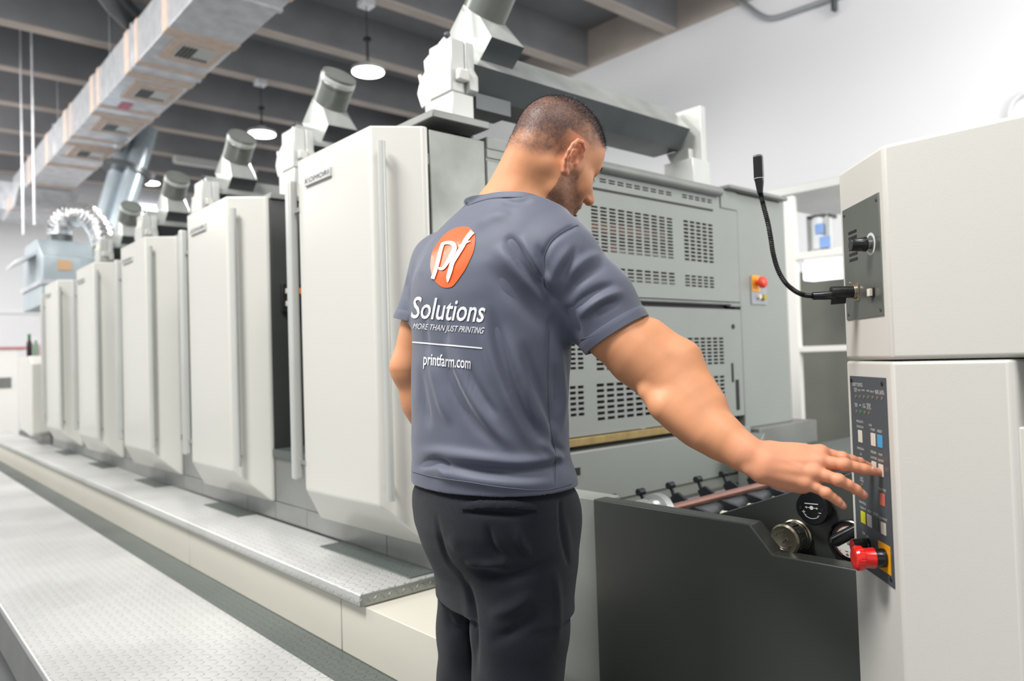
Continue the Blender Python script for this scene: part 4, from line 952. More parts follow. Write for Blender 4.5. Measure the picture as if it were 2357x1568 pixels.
# neck
NB = at(1196, 470, d=1.60); NT = H(0, -.030, -.035)
hd.cap(NT+np.array([0, 0, .01]), NB+np.array([.0, .0, .0]), .055, .061, .03)
hd.cap(H(0, .02, -.075), NB+np.array([.02, .05, -.03]), .035, .05, .03)
for s_ in (-1, 1):
    hd.cap(H(s_*.050, -.030, -.030), NB+np.array([s_*.03, .055, -.03]), .018, .014, .02)
    hd.cap(H(s_*.020, -.060, -.010), NB+np.array([s_*.035, -.035, -.01]), .024, .040, .04)
    hd.cap(NB+np.array([s_*.035, -.035, -.01]), NB+np.array([s_*.11, -.02, -.075]), .040, .028, .03)
Vh, Qh = hd.mesh(1)

# --- right arm and hand
def pt(px, py, d): return at(px, py, d=d)
arm = Field([-1.18, .88, .78], [-.50, 1.36, 1.46], .0021)
AR = [((1335, 645), 42, 1.485), ((1412, 765), 64, 1.455), ((1470, 818), 68, 1.435), ((1512, 852), 64, 1.42), ((1546, 892), 62, 1.405), ((1582, 938), 64, 1.385), ((1618, 974), 57, 1.365), ((1662, 1008), 48, 1.335), ((1714, 1043), 38, 1.305), ((1756, 1066), 34, 1.285)]
ap = [pt(*c, d) for c, r, d in AR]; ar_ = [r*d/F for c, r, d in AR]
arm.chain(ap, ar_, .02)
def on(px, py, d, r, px2, py2, d2, r2, k=.015): arm.cap(pt(px, py, d), pt(px2, py2, d2), r, r2, k)
on(1440, 790, 1.425, .036, 1500, 840, 1.405, .024, .03)          # triceps
on(1500, 770, 1.44, .028, 1575, 822, 1.415, .026, .03)           # brachioradialis ridge at the top edge
on(1575, 826, 1.41, .026, 1640, 925, 1.37, .020, .03)
on(1492, 905, 1.385, .016, 1512, 925, 1.375, .016, .014)          # elbow point
on(1530, 940, 1.36, .024, 1610, 1000, 1.335, .018, .025)
on(1728, 1082, 1.28, .010, 1745, 1092, 1.275, .009, .012)        # wrist bone
MCP = [((1888, 1043), 1.283), ((1884, 1063), 1.268), ((1872, 1089), 1.258), ((1853, 1112), 1.258)]
WR = [((1775, 1045), 1.29), ((1768, 1060), 1.280), ((1762, 1076), 1.275), ((1760, 1090), 1.275)]
for i, ((m, dm), (w_, dw)) in enumerate(zip(MCP, WR)):
    arm.cap(pt(*w_, dw), pt(*m, dm), .0155, (.0125, .0130, .0125, .0115)[i], .018)
    c1, c2 = pt(*w_, dw), pt(*m, dm); arm.cap(c1*.6+c2*.4+np.array([.0, .016, -.004]), c2*.8+c1*.2+np.array([.0, .014, -.004]), .013, .010, .018)
arm.cap(pt(1775, 1035, 1.30), pt(1840, 1040, 1.29), .014, .010, .015)
arm.cap(pt(1790, 1105, 1.275), pt(1845, 1118, 1.265), .013, .0105, .015)
FG = [  # (px, py, depth, radius) from the knuckle to the tip
    [(1888, 1043, 1.283, .0122), (1915, 1049, 1.280, .0098), (1938, 1054, 1.278, .0096), (1960, 1059, 1.279, .0083), (1978, 1065, 1.281, .0081), (2003, 1075, 1.286, .0068)],
    [(1884, 1063, 1.268, .0125), (1915, 1066, 1.258, .0102), (1943, 1069, 1.250, .0101), (1967, 1075, 1.248, .0088), (1988, 1080, 1.247, .0086), (2021, 1087, 1.2475, .0072)],
    [(1872, 1089, 1.258, .0120), (1902, 1096, 1.246, .0098), (1930, 1105, 1.238, .0096), (1952, 1116, 1.236, .0084), (1970, 1127, 1.238, .0082), (1988, 1140, 1.244, .0070)],
    [(1853, 1112, 1.258, .0112), (1878, 1123, 1.248, .0086), (1901, 1135, 1.242, .0085), (1916, 1145, 1.241, .0073), (1928, 1154, 1.242, .0071), (1941, 1165, 1.247, .0060)]]
for f_ in FG:
    arm.chain([pt(a, b, d) for a, b, d, r in f_], [r for *_, r in f_], .004)
    a, b, d, r = f_[2]; arm.ell(pt(a, b, d-.003), [r*1.08]*3, None, .004)
    a, b, d, r = f_[0]; arm.ell(pt(a, b, d-.004), [r*1.05]*3, None, .008)
th = [(1800, 1062, 1.315), (1836, 1074, 1.335), (1868, 1086, 1.345), (1886, 1096, 1.345)]
arm.chain([pt(*q) for q in th], [.018, .0135, .0105, .0085], .012)
for i, ((m_, dm), (w_, dw)) in enumerate(zip(MCP, WR)):
    arm.cap(pt(*w_, dw-.0105), pt(*m_, dm-.0085), .0045, .0045, .008)
arm.cap(pt(1790, 1060, 1.2650), pt(1842, 1076, 1.2535), .0022, .0020, .006)
Va, Qa = arm.mesh(1)

# --- left arm
la = Field([-1.58, .86, .74], [-1.33, 1.25, 1.46], .004)
LS, LE, LW = np.array([-1.420, 1.02, 1.375]), np.array([-1.467, .972, 1.140]), np.array([-1.450, 1.03, .930])
la.cap(LS, LE, .055, .044, .02).cap(LE, LE*.6+LW*.4, .044, .043, .02).cap(LE*.6+LW*.4, LW, .043, .028, .02).cap(LE+np.array([0, -.012, -.004]), LE+np.array([0, -.012, -.012]), .03, .026, .02)
LH = LW+np.array([.012, .03, -.085])
la.cap(LW, LH, .027, .024, .02)
for i, dx in enumerate((-.022, -.008, .006, .020)):
    a = LH+np.array([dx*.4, dx+.008, -.002]); b = a+np.array([.008, .006, -.042+abs(dx)*.3]); c = b+np.array([.016, .0, -.022]); la.cap(a, b, .0095, .0088, .005).cap(b, c, .0088, .0072, .004)
la.cap(LW+np.array([.0, .02, -.02]), LH+np.array([.018, .045, -.01]), .013, .010, .01).cap(LH+np.array([.018, .045, -.01]), LH+np.array([.024, .044, -.036]), .010, .008, .006)
Vl, Ql = la.mesh(1)

# --- trunk and legs (under the clothes)
TC = np.array([-1.238, 1.03, 0])
tr = Field([-1.50, .84, .06], [-.96, 1.22, 1.48], .007)
tr.ell((-1.238, 1.035, 1.24), (.150, .085, .20), None, .05).ell((-1.238, 1.03, .98), (.130, .085, .14), None, .05)
tr.cap((-1.38, 1.045, 1.365), (-1.10, 1.045, 1.355), .045, .045, .05).cap(NB+np.array([0, 0, .03]), (-1.238, 1.04, 1.33), .050, .07, .04)
for A3, hx_ in ((at(1191, 1560, d=1.52), -1.165), (at(1092, 1560, d=1.705), -1.315)):
    tr.chain([(hx_, 1.035, .88), tuple(A3), (A3[0], A3[1]+.01, .10)], [.065, .040, .030], .03)
Vt, Qt = tr.mesh(1)

Vb = np.concatenate([Vh, Va, Vl, Vt]); Qb = np.concatenate([Qh, Qa+len(Vh), Ql+len(Vh)+len(Va), Qt+len(Vh)+len(Va)+len(Vl)])
# natural tones of the skin: redder knuckles and ears, stubble on scalp and jaw
base = np.array([.67, .305, .155]); C_ = np.tile(base, (len(Vb), 1))
nz1 = vnoise(Vb, 28, 1); nz2 = vnoise(Vb, 90, 2); nz3 = vnoise(Vb, 700, 3); nz4 = vnoise(Vb, 350, 4)
C_ *= (.93+.14*nz1)[:, None]; C_ += ((nz2-.5)*.03)[:, None]*np.array([1, .4, .3])
Lh = HL(Vb); hm_ = np.zeros(len(Vb)); hm_[:len(Vh)] = 1; X_, Y_, Z_ = Lh.T; aX = np.abs(X_)
ear = hm_*sstep(.072, .080, aX)*(np.abs(Y_+.004) < .035)*(np.abs(Z_-.003) < .045)
C_ = C_*(1-ear[:, None]*.5)+np.array([.66, .25, .17])*ear[:, None]*.5
# scalp: hair line from temple over the ear to the nape
hl = np.interp(Y_, [-.12, -.08, -.03, -.005, .02, .045, .065, .090], [-.035, -.030, -.012, .030, .030, .052, .072, .085])
scalp = hm_*sstep(-.012, .022, Z_-hl+(nz1-.5)*.012)*(1-ear)
dens = scalp*np.clip(.58+.40*sstep(.02, .07, Z_-hl)+.30*(nz2-.5)+.30*(nz4-.5)+.2*(nz1-.5), 0, .95)
jaw = hm_*(sstep(-.020, .004, .006-np.abs(Y_-.030)+.045-.0)*0+sstep(.0, .02, np.interp(Y_, [-.01, .02, .05, .08, .12], [.006, -.012, -.040, -.048, -.050])-Z_+.012))*(Y_ > -.008)*sstep(-.135, -.118, Z_)*(1-ear)
side = hm_*(np.abs(Y_-.022) < .012)*(Z_ < .04)*(Z_ > -.05)*(1-ear)
mous = hm_*(np.abs(Z_+.041) < .007)*(Y_ > .07)*(aX < .032)
lips = hm_*(np.abs(Z_+.057) < .009)*(Y_ > .088)*(aX < .021)
beard = np.clip(jaw+side*.5+mous, 0, 1)*(1-lips)*sstep(-.14, -.11, Z_)
brow = hm_*(np.abs(Z_-.032-(.045-aX)*.05) < .0055)*(Y_ > .06)*(aX < .048)*(aX > .010)
sb_ = np.clip(beard*(.40+.35*nz4)*sstep(.0, .03, -Z_+.02), 0, .85)
hair_c = np.array([.058, .050, .058])
tp_ = scalp*sstep(.062, .084, Z_+.30*Y_-.004-.30*np.maximum(aX-.050, 0))*(Z_ > .05); dens = np.maximum(dens, tp_*.97)
C_ = C_*(1-dens[:, None]*(.75+.25*nz3[:, None]))+hair_c*dens[:, None]*(.75+.25*nz3[:, None])
C_ = C_*(1-sb_[:, None])+hair_c*sb_[:, None]; C_ = C_*(1-.85*brow[:, None])+hair_c*.85*brow[:, None]
C_ = C_*(1-lips[:, None]*.6)+np.array([.50, .20, .15])*lips[:, None]*.6
o1, o2 = len(Vh), len(Vh)+len(Va)
am = np.zeros(len(Vb))
for f_ in FG:
    for j, w_ in ((0, .016), (2, .013), (4, .010), (5, .012)):
        q = pt(*f_[j][:3]); am += np.exp(-((Vb-q)**2).sum(1)/(w_*.8)**2)*.45
am = np.clip(am, 0, .6); am[:o1] = 0; am[o2:] = 0
C_ = C_*(1-am[:, None])+np.array([.66, .24, .17])*am[:, None]
hnd = np.zeros(len(Vb)); hnd[o1:o2] = sstep(-.75, -.68, Va[:, 0]); C_ = C_*(1-hnd[:, None]*.4)+np.array([.72, .30, .20])*hnd[:, None]*.4
C_ = np.clip(C_, 0, 1)
skin, N_, L_, B_s = new_mat('skin')
at_ = N_.new('ShaderNodeAttribute'); at_.attribute_name = 'tone'; L_.new(at_.outputs[0], B_s.inputs['Base Color'])
B_s.inputs['Roughness'].default_value = .5; B_s.inputs['Specular IOR Level'].default_value = .35; B_s.inputs['Subsurface Weight'].default_value = .12; B_s.inputs['Subsurface Radius'].default_value = (1, .3, .15); B_s.inputs['Subsurface Scale'].default_value = .008
n_ = N_.new('ShaderNodeTexNoise'); n_.inputs['Scale'].default_value = 420; n_.inputs['Detail'].default_value = 3; tcn = N_.new('ShaderNodeTexCoord'); L_.new(tcn.outputs['Object'], n_.inputs[0])
b_ = N_.new('ShaderNodeBump'); b_.inputs['Strength'].default_value = .22; b_.inputs['Distance'].default_value = .0008; L_.new(n_.outputs[0], b_.inputs['Height']); L_.new(b_.outputs[0], B_s.inputs['Normal'])
man = np_mesh('person', Vb, Qb, [skin], None, tuple(TC), C_); man.location = tuple(TC); WL[man.name] = tuple(TC)
tag(man, 'person in a grey t-shirt seen from behind, head bowed, right hand pressing the button panel', 'person')

# --- shirt
def sect_from_px(rows, zfix=None):
    """rows: photo line, left and right outline, depth, ratio of depth to width -> z, cx, cy, a, b"""
    out = []
    for y, xl, xr, d, q in rows:
        c = at((xl+xr)/2, y, d=d); w_ = (xr-xl)/2*d/F; a = w_/math.hypot(.658, .752*q); out.append((c[2], c[0], c[1], a, a*q))
    out.sort(); return np.array(out)
def loft_fn(S_, pw=2.2):
    zz_ = np.linspace(S_[0, 0], S_[-1, 0], 400)
    cols = [np.interp(zz_, S_[:, 0], S_[:, i]) for i in range(1, 5)]
    ker = np.hanning(33); ker /= ker.sum(); cols = [np.convolve(np.pad(c, 16, mode='edge'), ker, 'valid') for c in cols]
    def fn(x, y, z):
        cx, cy, a, b = [np.interp(z, zz_, c) for c in cols]
        r = (np.abs((x-cx)/a)**pw+np.abs((y-cy)/b)**pw)**(1/pw)
        return (r-1)*np.minimum(a, b)
    return fn
ZH = .889
SR = [(1120, 947, 1322, 1.60, .74), (1085, 945, 1316, 1.60, .74), (1050, 948, 1302, 1.60, .73), (1000, 945, 1299, 1.60, .72), (950, 946, 1298, 1.60, .71), (900, 944, 1300, 1.60, .70),
      (850, 944, 1302, 1.60, .69), (800, 946, 1304, 1.60, .68), (740, 944, 1300, 1.60, .67), (680, 940, 1298, 1.60, .64), (630, 944, 1304, 1.60, .61), (580, 962, 1306, 1.60, .58),
      (540, 990, 1303, 1.60, .56), (505, 1020, 1298, 1.60, .56), (475, 1055, 1285, 1.60, .62), (450, 1094, 1274, 1.60, .78), (425, 1110, 1271, 1.60, .95), (400, 1112, 1271, 1.60, 1.)]
SS = sect_from_px(SR)
sh = Field([-1.54, .84, .87], [-.87, 1.24, 1.55], .0027)
fnS = loft_fn(SS)
sh.put(fnS, (-1.5, .86, .80), (-.98, 1.20, SS[-1, 0]-.005), .01)
SHR, SHL = np.array([-1.045, 1.05, 1.350]), np.array([-1.420, 1.035, 1.375])
sh.cap((-1.238, 1.03, 1.385), SHR+np.array([0, 0, .004]), .062, .058, .05); sh.cap((-1.238, 1.03, 1.385), SHL+np.array([0, 0, .004]), .065, .060, .05)
ax_ = [(sh.lo[i]+sh.h*np.arange(sh.n[i], dtype=np.float32)) for i in range(3)]; gx, gy, gz = ax_[0][:, None, None], ax_[1][None, :, None], ax_[2][None, None, :]
cH = pt(1419, 771, 1.45); dR = (cH-pt(1345, 655, 1.47)); dR /= np.linalg.norm(dR); dL = (LE-LS)/np.linalg.norm(LE-LS); cL = np.array([-1.455, .990, 1.240])
sl_ = Field(sh.lo, sh.lo+sh.h*(np.array(sh.n)-1.5), sh.h)
sl_.n = list(sh.n); sl_.D = np.full(sh.n, 1., np.float32)
sl_.cap(SHR+np.array([0, 0, -.012]), pt(1372, 695, 1.47), .073, .073, .03).cap(pt(1372, 695, 1.47), cH+dR*.06, .074, .0685, .02)
sl2 = Field(sh.lo, sh.lo+sh.h*(np.array(sh.n)-1.5), sh.h); sl2.n = list(sh.n); sl2.D = np.full(sh.n, 1., np.float32)
sl2.cap(SHL, cL+dL*.06, .068, .064, .03)
pR = ((gx-cH[0])*dR[0]+(gy-cH[1])*dR[1]+(gz-cH[2])*dR[2]); pL = ((gx-cL[0])*dL[0]+(gy-cL[1])*dL[1]+(gz-cL[2])*dL[2])
full = smin(smin(sh.D, sl_.D, .035), sl2.D, .03); cut = smin(smin(sh.D, np.maximum(sl_.D, pR), .035), np.maximum(sl2.D, pL), .03)
TH = .0055; sh.D = np.maximum(cut, -(full+TH)); sh.D = np.maximum(sh.D, (ZH-gz)+0*gx+0*gy).astype(np.float32); del sl_, sl2, full, cut
nA, nB_ = NB+np.array([.005, .012, -.07]), NB+(NT-NB)*1.4
CC = np.array([SS[-1, 1], SS[-1, 2], SS[-1, 0]]); sh.cap(CC-np.array([0, 0, .11]), CC+np.array([0, 0, .08]), .0705, .0705, .004, 'd')
zb_c = at(1190, 434, d=1.53)[2]+.004; sh.D = np.maximum(sh.D, gz-(zb_c-.007-.45*(gy-.965))+0*gx).astype(np.float32)
Vs, Qs = sh.mesh(2)
lab = None
Ns = vnormals(Vs, Qs)
# folds, laid along the lines seen in the photo: (points, height mm, half width px); minus = valley
FO = [([(1165, 540), (1182, 566), (1212, 612), (1245, 655), (1278, 700)], -9, 11), ([(1140, 560), (1170, 600), (1215, 650), (1262, 705)], 6, 15), ([(1196, 540), (1222, 585), (1250, 630), (1276, 672)], 6, 11),
      ([(1235, 560), (1250, 610), (1268, 650)], -5, 8), ([(1120, 600), (1160, 655), (1215, 715), (1262, 770)], -3, 16),
      ([(1128, 700), (1140, 760), (1158, 830), (1185, 905), (1225, 985), (1262, 1030)], -7, 12), ([(1104, 690), (1118, 770), (1140, 850), (1170, 920), (1210, 1000), (1245, 1045)], 6, 13), ([(1160, 740), (1185, 820), (1215, 900), (1250, 970), (1285, 1020)], 6, 13),
      ([(1200, 780), (1230, 870), (1262, 950), (1285, 990)], -5, 11), ([(1010, 780), (1030, 850), (1060, 920), (1105, 985), (1160, 1040)], -5, 12), ([(1028, 760), (1055, 850), (1090, 920), (1135, 985), (1190, 1040)], 5.5, 12),
      ([(985, 800), (1000, 860), (1018, 930), (1040, 980)], 4, 9), ([(965, 840), (975, 920), (990, 990)], -3.5, 9), ([(1075, 830), (1090, 880), (1120, 930), (1150, 965)], -4, 9),
      ([(975, 690), (978, 760), (985, 820)], -2.5, 6), ([(1012, 680), (1022, 745), (1030, 800)], -2.5, 6), ([(962, 640), (975, 600), (1000, 560)], 2.5, 10), ([(1085, 530), (1130, 500), (1180, 490)], 3, 14),
      ([(948, 1044), (1000, 1042), (1060, 1050), (1130, 1060), (1200, 1066), (1275, 1056), (1306, 1048)], 10, 11), ([(1030, 1072), (1090, 1078), (1160, 1082), (1230, 1080), (1290, 1068), (1318, 1062)], -6, 13), ([(948, 1072), (985, 1068), (1010, 1060), (1030, 1072), (1020, 1084)], -7, 7),
      ([(950, 1088), (1000, 1082), (1040, 1094), (1120, 1108), (1220, 1116), (1318, 1104)], 6, 12), ([(1240, 1010), (1270, 1040), (1300, 1058)], 5, 8), ([(1262, 1015), (1285, 1035), (1303, 1042)], -5, 6),
      ([(1268, 720), (1264, 800), (1262, 880), (1264, 950), (1272, 1010), (1280, 1050), (1278, 1125)], -4, 4), ([(1285, 770), (1290, 860), (1296, 930), (1290, 1000)], 5, 9), ([(1276, 830), (1282, 900), (1276, 960)], -4, 7),
      ([(1250, 640), (1252, 590), (1270, 555), (1300, 532), (1325, 520)], -4, 4), ([(1262, 690), (1270, 640), (1300, 590), (1350, 560)], 3, 12), ([(1424, 655), (1385, 665), (1345, 690), (1310, 720)], -5, 8), ([(1442, 672), (1400, 682), (1360, 705), (1325, 735)], 5, 8),
      ([(1430, 690), (1395, 706), (1360, 732)], -5, 7), ([(1400, 610), (1360, 625), (1320, 660), (1295, 700)], -4, 9), ([(1385, 585), (1345, 600), (1305, 640)], 3.5, 9), ([(1300, 700), (1320, 740), (1335, 780)], -4, 8), ([(1330, 560), (1310, 600), (1290, 650)], -3, 8),
      ([(940, 560), (932, 620), (938, 680), (944, 730)], -4, 6), ([(1150, 462), (1190, 466), (1230, 458)], -3, 6), ([(1205, 870), (1215, 930), (1240, 990)], 3, 8)]
FSC = 2.3
def fold_height(V, N, FO):
    px, py, dp = proj(V); tc_ = CAM-V; tc_ /= np.linalg.norm(tc_, axis=1)[:, None]
    w_ = np.clip((N*tc_).sum(1)*2.2, 0, 1)*sstep(0, .25, (N*tc_).sum(1)); h_ = np.zeros(len(V))
    for pts_, amp, hw in FO:
        P_ = np.array(spline([Vector((a, b, 0)) for a, b in pts_], 6))[:, :2]; best = np.full(len(V), 1e9); tt = np.zeros(len(V))
        sel = (px > P_[:, 0].min()-3*hw) & (px < P_[:, 0].max()+3*hw) & (py > P_[:, 1].min()-3*hw) & (py < P_[:, 1].max()+3*hw)
        ii = np.where(sel)[0]; q = np.c_[px[ii], py[ii]]; bd_ = np.full(len(ii), 1e9); bt_ = np.zeros(len(ii))
        for j in range(len(P_)-1):
            a, b = P_[j], P_[j+1]; ab = b-a; t = np.clip(((q-a) @ ab)/(ab @ ab+1e-9), 0, 1); dd_ = np.hypot(*(q-a-t[:, None]*ab).T)
            m = dd_ < bd_; bd_[m] = dd_[m]; bt_[m] = (j+t[m])/(len(P_)-1)
        fade = sstep(0, .38, np.minimum(bt_, 1-bt_)) if hw > 4.5 else sstep(0, .08, np.minimum(bt_, 1-bt_))
        h_[ii] += amp*.001*np.exp(-(bd_/hw)**2)*fade
    return h_*w_*FSC
hgt = fold_height(Vs, Ns, FO); hgt = np.tanh(hgt/.011)*.011
for _ in range(10):
    ac = np.zeros(len(Vs)); cn = np.zeros(len(Vs))
    for i in range(4):
        j = (i+1) % 4; np.add.at(ac, Qs[:, i], hgt[Qs[:, j]]); np.add.at(ac, Qs[:, j], hgt[Qs[:, i]]); np.add.at(cn, Qs[:, i], 1); np.add.at(cn, Qs[:, j], 1)
    hgt = .4*hgt+.6*ac/np.maximum(cn, 1)
# front and far side get loose folds of their own
hgt += (vnoise(Vs*np.array([1, 1, .35]), 16, 7)-.5)*.010*np.clip(-(Ns*((CAM-Vs)/np.linalg.norm(CAM-Vs, axis=1)[:, None])).sum(1)*2, 0, 1)
hgt += (vnoise(Vs, 22, 9)-.5)*.0022
Vs = Vs+Ns*hgt[:, None]
shirt_m, N_, L_, B_t = new_mat('shirt_fabric')
B_t.inputs['Base Color'].default_value = lin('#585d6d'); B_t.inputs['Roughness'].default_value = .62; B_t.inputs['Sheen Weight'].default_value = .25; B_t.inputs['Sheen Roughness'].default_value = .4
n_ = N_.new('ShaderNodeTexNoise'); n_.inputs['Scale'].default_value = 900; n_.inputs['Detail'].default_value = 2; tcn = N_.new('ShaderNodeTexCoord'); L_.new(tcn.outputs['Object'], n_.inputs[0])
b_ = N_.new('ShaderNodeBump'); b_.inputs['Strength'].default_value = .25; b_.inputs['Distance'].default_value = .0006; L_.new(n_.outputs[0], b_.inputs['Height']); L_.new(b_.outputs[0], B_t.inputs['Normal'])
shirt = np_mesh('t_shirt', Vs, Qs, [shirt_m], man, tuple(TC)); shirt['label'] = 'slate grey t-shirt with white and orange print on the back'
bvh = BVHTree.FromPolygons([tuple(v) for v in Vs], Qs.tolist())
def onto(px, py, off=.0012, tree=None):
    r = Vector(ray(px, py)).normalized(); hit = (tree or bvh).ray_cast(Vector(CAM), r)
    if hit[0] is None: return None
    n = hit[1]; n = -n if n.dot(r) > 0 else n
    return hit[0]+n*off
def drape(mb, pts2, faces, off=.0012, step=5., tree=None):
    """flat figure given in photo coordinates, cut fine and laid on the cloth"""
    b = bmesh.new(); vs_ = [b.verts.new((x, y, 0)) for x, y in pts2]
    for f in faces:
        try: b.faces.new([vs_[i] for i in f])
        except ValueError: pass
    bmesh.ops.triangulate(b, faces=b.faces)
    for _ in range(6):
        lg_ = [e for e in b.edges if e.calc_length() > step]
        if not lg_: break
        bmesh.ops.subdivide_edges(b, edges=lg_, cuts=1); bmesh.ops.triangulate(b, faces=b.faces)
    b.verts.ensure_lookup_table(); P_ = [onto(v.co.x, v.co.y, off, tree) for v in b.verts]
    fs_ = [[v.index for v in f.verts] for f in b.faces if all(P_[v.index] is not None for v in f.verts)]
    P_ = [p if p is not None else Vector(TC) for p in P_]; b.free(); mb.add(P_, fs_)
white_print = mat('white_print', '#e8e9ec', .45)
def quad_text(s, BL, BR, TL, TR, off=.0014, **k):
    vs_, fs_ = text2d(s, **k); a = np.array(vs_); lo = a.min(0); hi = a.max(0); q = (a-lo)/(hi-lo)
    BL, BR, TL, TR = map(np.array, (BL, BR, TL, TR))
    P_ = (BL*(1-q[:, :1])+BR*q[:, :1])*(1-q[:, 1:])+(TL*(1-q[:, :1])+TR*q[:, :1])*q[:, 1:]
    m = MB(); drape(m, P_, fs_, off); return m
def shirt_print(m, name, mt, lab=None):
    o = m.build(name, mt, shirt, recalc=False, angle=180)
    if lab: o['label'] = lab
    return o
shirt_print(quad_text('Solutions', (947, 733), (1114, 743), (950, 682), (1120, 692), shear=.18, bold=.012, spacing=1.0), 'lettering', white_print, 'white Solutions lettering')
shirt_print(quad_text('MORE THAN JUST PRINTING', (951, 761), (1112, 773), (953, 744), (1116, 754), shear=.2), 'lettering', white_print, 'small white capitals under the large lettering')
shirt_print(quad_text('printfarm.com', (975, 849), (1083, 858), (977, 812), (1085, 822), bold=.012), 'lettering', white_print, 'white web address at the bottom of the print')
m = MB(); drape(m, [(950, 786), (1111, 800), (1111, 803.5), (950, 789.5)], [(0, 1, 2, 3)]); shirt_print(m, 'printed_line', white_print)
def q6(x, y): return (930+x/4.238, 500+y/4.238)
out = [q6(*p) for p in ((590, 95), (640, 105), (685, 150), (697, 220), (682, 330), (640, 430), (600, 510), (560, 570), (510, 640), (470, 680), (420, 690), (370, 680), (320, 640), (280, 580), (262, 500), (262, 430), (280, 340), (320, 270), (380, 190), (450, 135), (520, 105))]
out = [(v.x, v.y) for v in spline([Vector((a, b, 0)) for a, b in out+out[:1]], 4)][:-1]
cx_, cy_ = np.mean(out, 0); pts2 = [(cx_, cy_)]; fs_ = []; n = len(out)
for k in range(1, 9):
    for a, b in out: pts2.append((cx_+(a-cx_)*k/8, cy_+(b-cy_)*k/8))
for i in range(n): fs_.append((0, 1+i, 1+(i+1) % n))
for k in range(7):
    for i in range(n): fs_.append((1+k*n+i, 1+(k+1)*n+i, 1+(k+1)*n+(i+1) % n, 1+k*n+(i+1) % n))
orange = mat('orange_print', '#ee5f24', .38, coat=.12)
m = MB(); drape(m, pts2, fs_, .0012, 6); shirt_print(m, 'emblem', orange, 'glossy orange oval emblem')
def ribbon(m, pts, ws, off=.0032):
    P_ = [Vector((*q6(*p), 0)) for p in pts]; k = 6; P2 = spline(P_, k); W2 = np.interp(np.linspace(0, len(ws)-1, len(P2)), range(len(ws)), ws)/4.238/2
    vs_ = []; 
    for i, p in enumerate(P2):
        t = (P2[min(i+1, len(P2)-1)]-P2[max(i-1, 0)]).normalized(); s_ = Vector((-t.y, t.x, 0))*W2[i]; vs_ += [(p+s_)[:2], (p-s_)[:2]]
    drape(m, vs_, [(2*i, 2*i+1, 2*i+3, 2*i+2) for i in range(len(P2)-1)], off)
m = MB()
ribbon(m, [(390, 262), (368, 330), (345, 430), (322, 510), (290, 604)], [34, 35, 36, 38, 36])
ribbon(m, [(385, 268), (440, 256), (492, 272), (500, 320), (462, 395), (428, 455), (388, 505), (348, 503)], [26, 32, 44, 48, 42, 36, 30, 24])
ribbon(m, [(678, 148), (622, 215), (580, 290), (527, 375), (482, 450), (462, 520), (442, 590), (436, 638)], [46, 44, 42, 42, 44, 44, 38, 8])
ribbon(m, [(540, 290), (590, 268), (655, 240)], [14, 16, 10])
shirt_print(m, 'emblem_letters', white_print)
cbm = MB(); nc_ = 72; vs_ = []
def cut_z(y): return zb_c-.007-.45*(y-.965)
for dz, dr in ((-.0165, .0002), (-.015, .0014), (-.009, .0018), (-.004, .0016), (.0012, .0), (.0018, None), (-.006, None)):
    row = []
    for i in range(nc_):
        e = np.array([math.cos(2*math.pi*i/nc_), math.sin(2*math.pi*i/nc_)*.97]); rad = .078
        if dr is not None:
            for _ in range(4):
                z_ = cut_z(CC[1]+e[1]*rad)+min(dz, -.0035); o_ = Vector((CC[0]+e[0]*.14, CC[1]+e[1]*.14, z_)); hit = bvh.ray_cast(o_, Vector((-e[0], -e[1], 0)).normalized(), .14)
                if hit[0] is None: break
                rad = min(.122, max(.072, np.hypot(hit[0].x-CC[0], (hit[0].y-CC[1])/.97)))
        row.append(rad)
    row = np.array(row)
    for _ in range(3): row = (np.roll(row, 1)+row+np.roll(row, -1))/3
    if dr is None: row = np.full(nc_, .0705)
    else: row = row+dr
    for i in range(nc_):
        p = (CC[0]+math.cos(2*math.pi*i/nc_)*row[i], CC[1]+math.sin(2*math.pi*i/nc_)*row[i]*.97); vs_.append((p[0], p[1], cut_z(p[1])+dz))
fs_ = [(k*nc_+i, k*nc_+(i+1) % nc_, ((k+1) % 7)*nc_+(i+1) % nc_, ((k+1) % 7)*nc_+i) for k in range(7) for i in range(nc_)]
cbm.add(vs_, fs_); cbm.build('collar', shirt_m, shirt, angle=70)
def hem_band(c, d, r0, rmax):
    d = Vector(d); c = Vector(c); e1 = d.orthogonal().normalized(); e2 = d.cross(e1); n_a = 64; rows = []
    for t, dr in ((-.021, .0004), (-.019, .0012), (-.010, .0014), (.0005, .0014), (.0012, -.0005), (.0005, -.0040)):
        row = []
        for i in range(n_a):
            e = e1*math.cos(2*math.pi*i/n_a)+e2*math.sin(2*math.pi*i/n_a); o_ = c+d*min(t, -.0025); hit = bvh.ray_cast(o_+e*rmax, -e, rmax)
            row.append((hit[0]-o_).length if hit[0] is not None else r0)
        row = np.array(row); row = np.where((row > rmax-.004) | (row < r0*.7), r0, row)
        for _ in range(2): row = (np.roll(row, 1)+row+np.roll(row, -1))/3
        rows += [c+d*t+(e1*math.cos(2*math.pi*i/n_a)+e2*math.sin(2*math.pi*i/n_a))*(row[i]+dr) for i in range(n_a)]
    k_ = 6; MB().add(rows, [(q*n_a+i, q*n_a+(i+1) % n_a, ((q+1) % k_)*n_a+(i+1) % n_a, ((q+1) % k_)*n_a+i) for q in range(k_) for i in range(n_a)]).build('sleeve_hem', shirt_m, shirt, angle=60)
hem_band(cH, dR, .069, .095); hem_band(cL, dL, .065, .085)
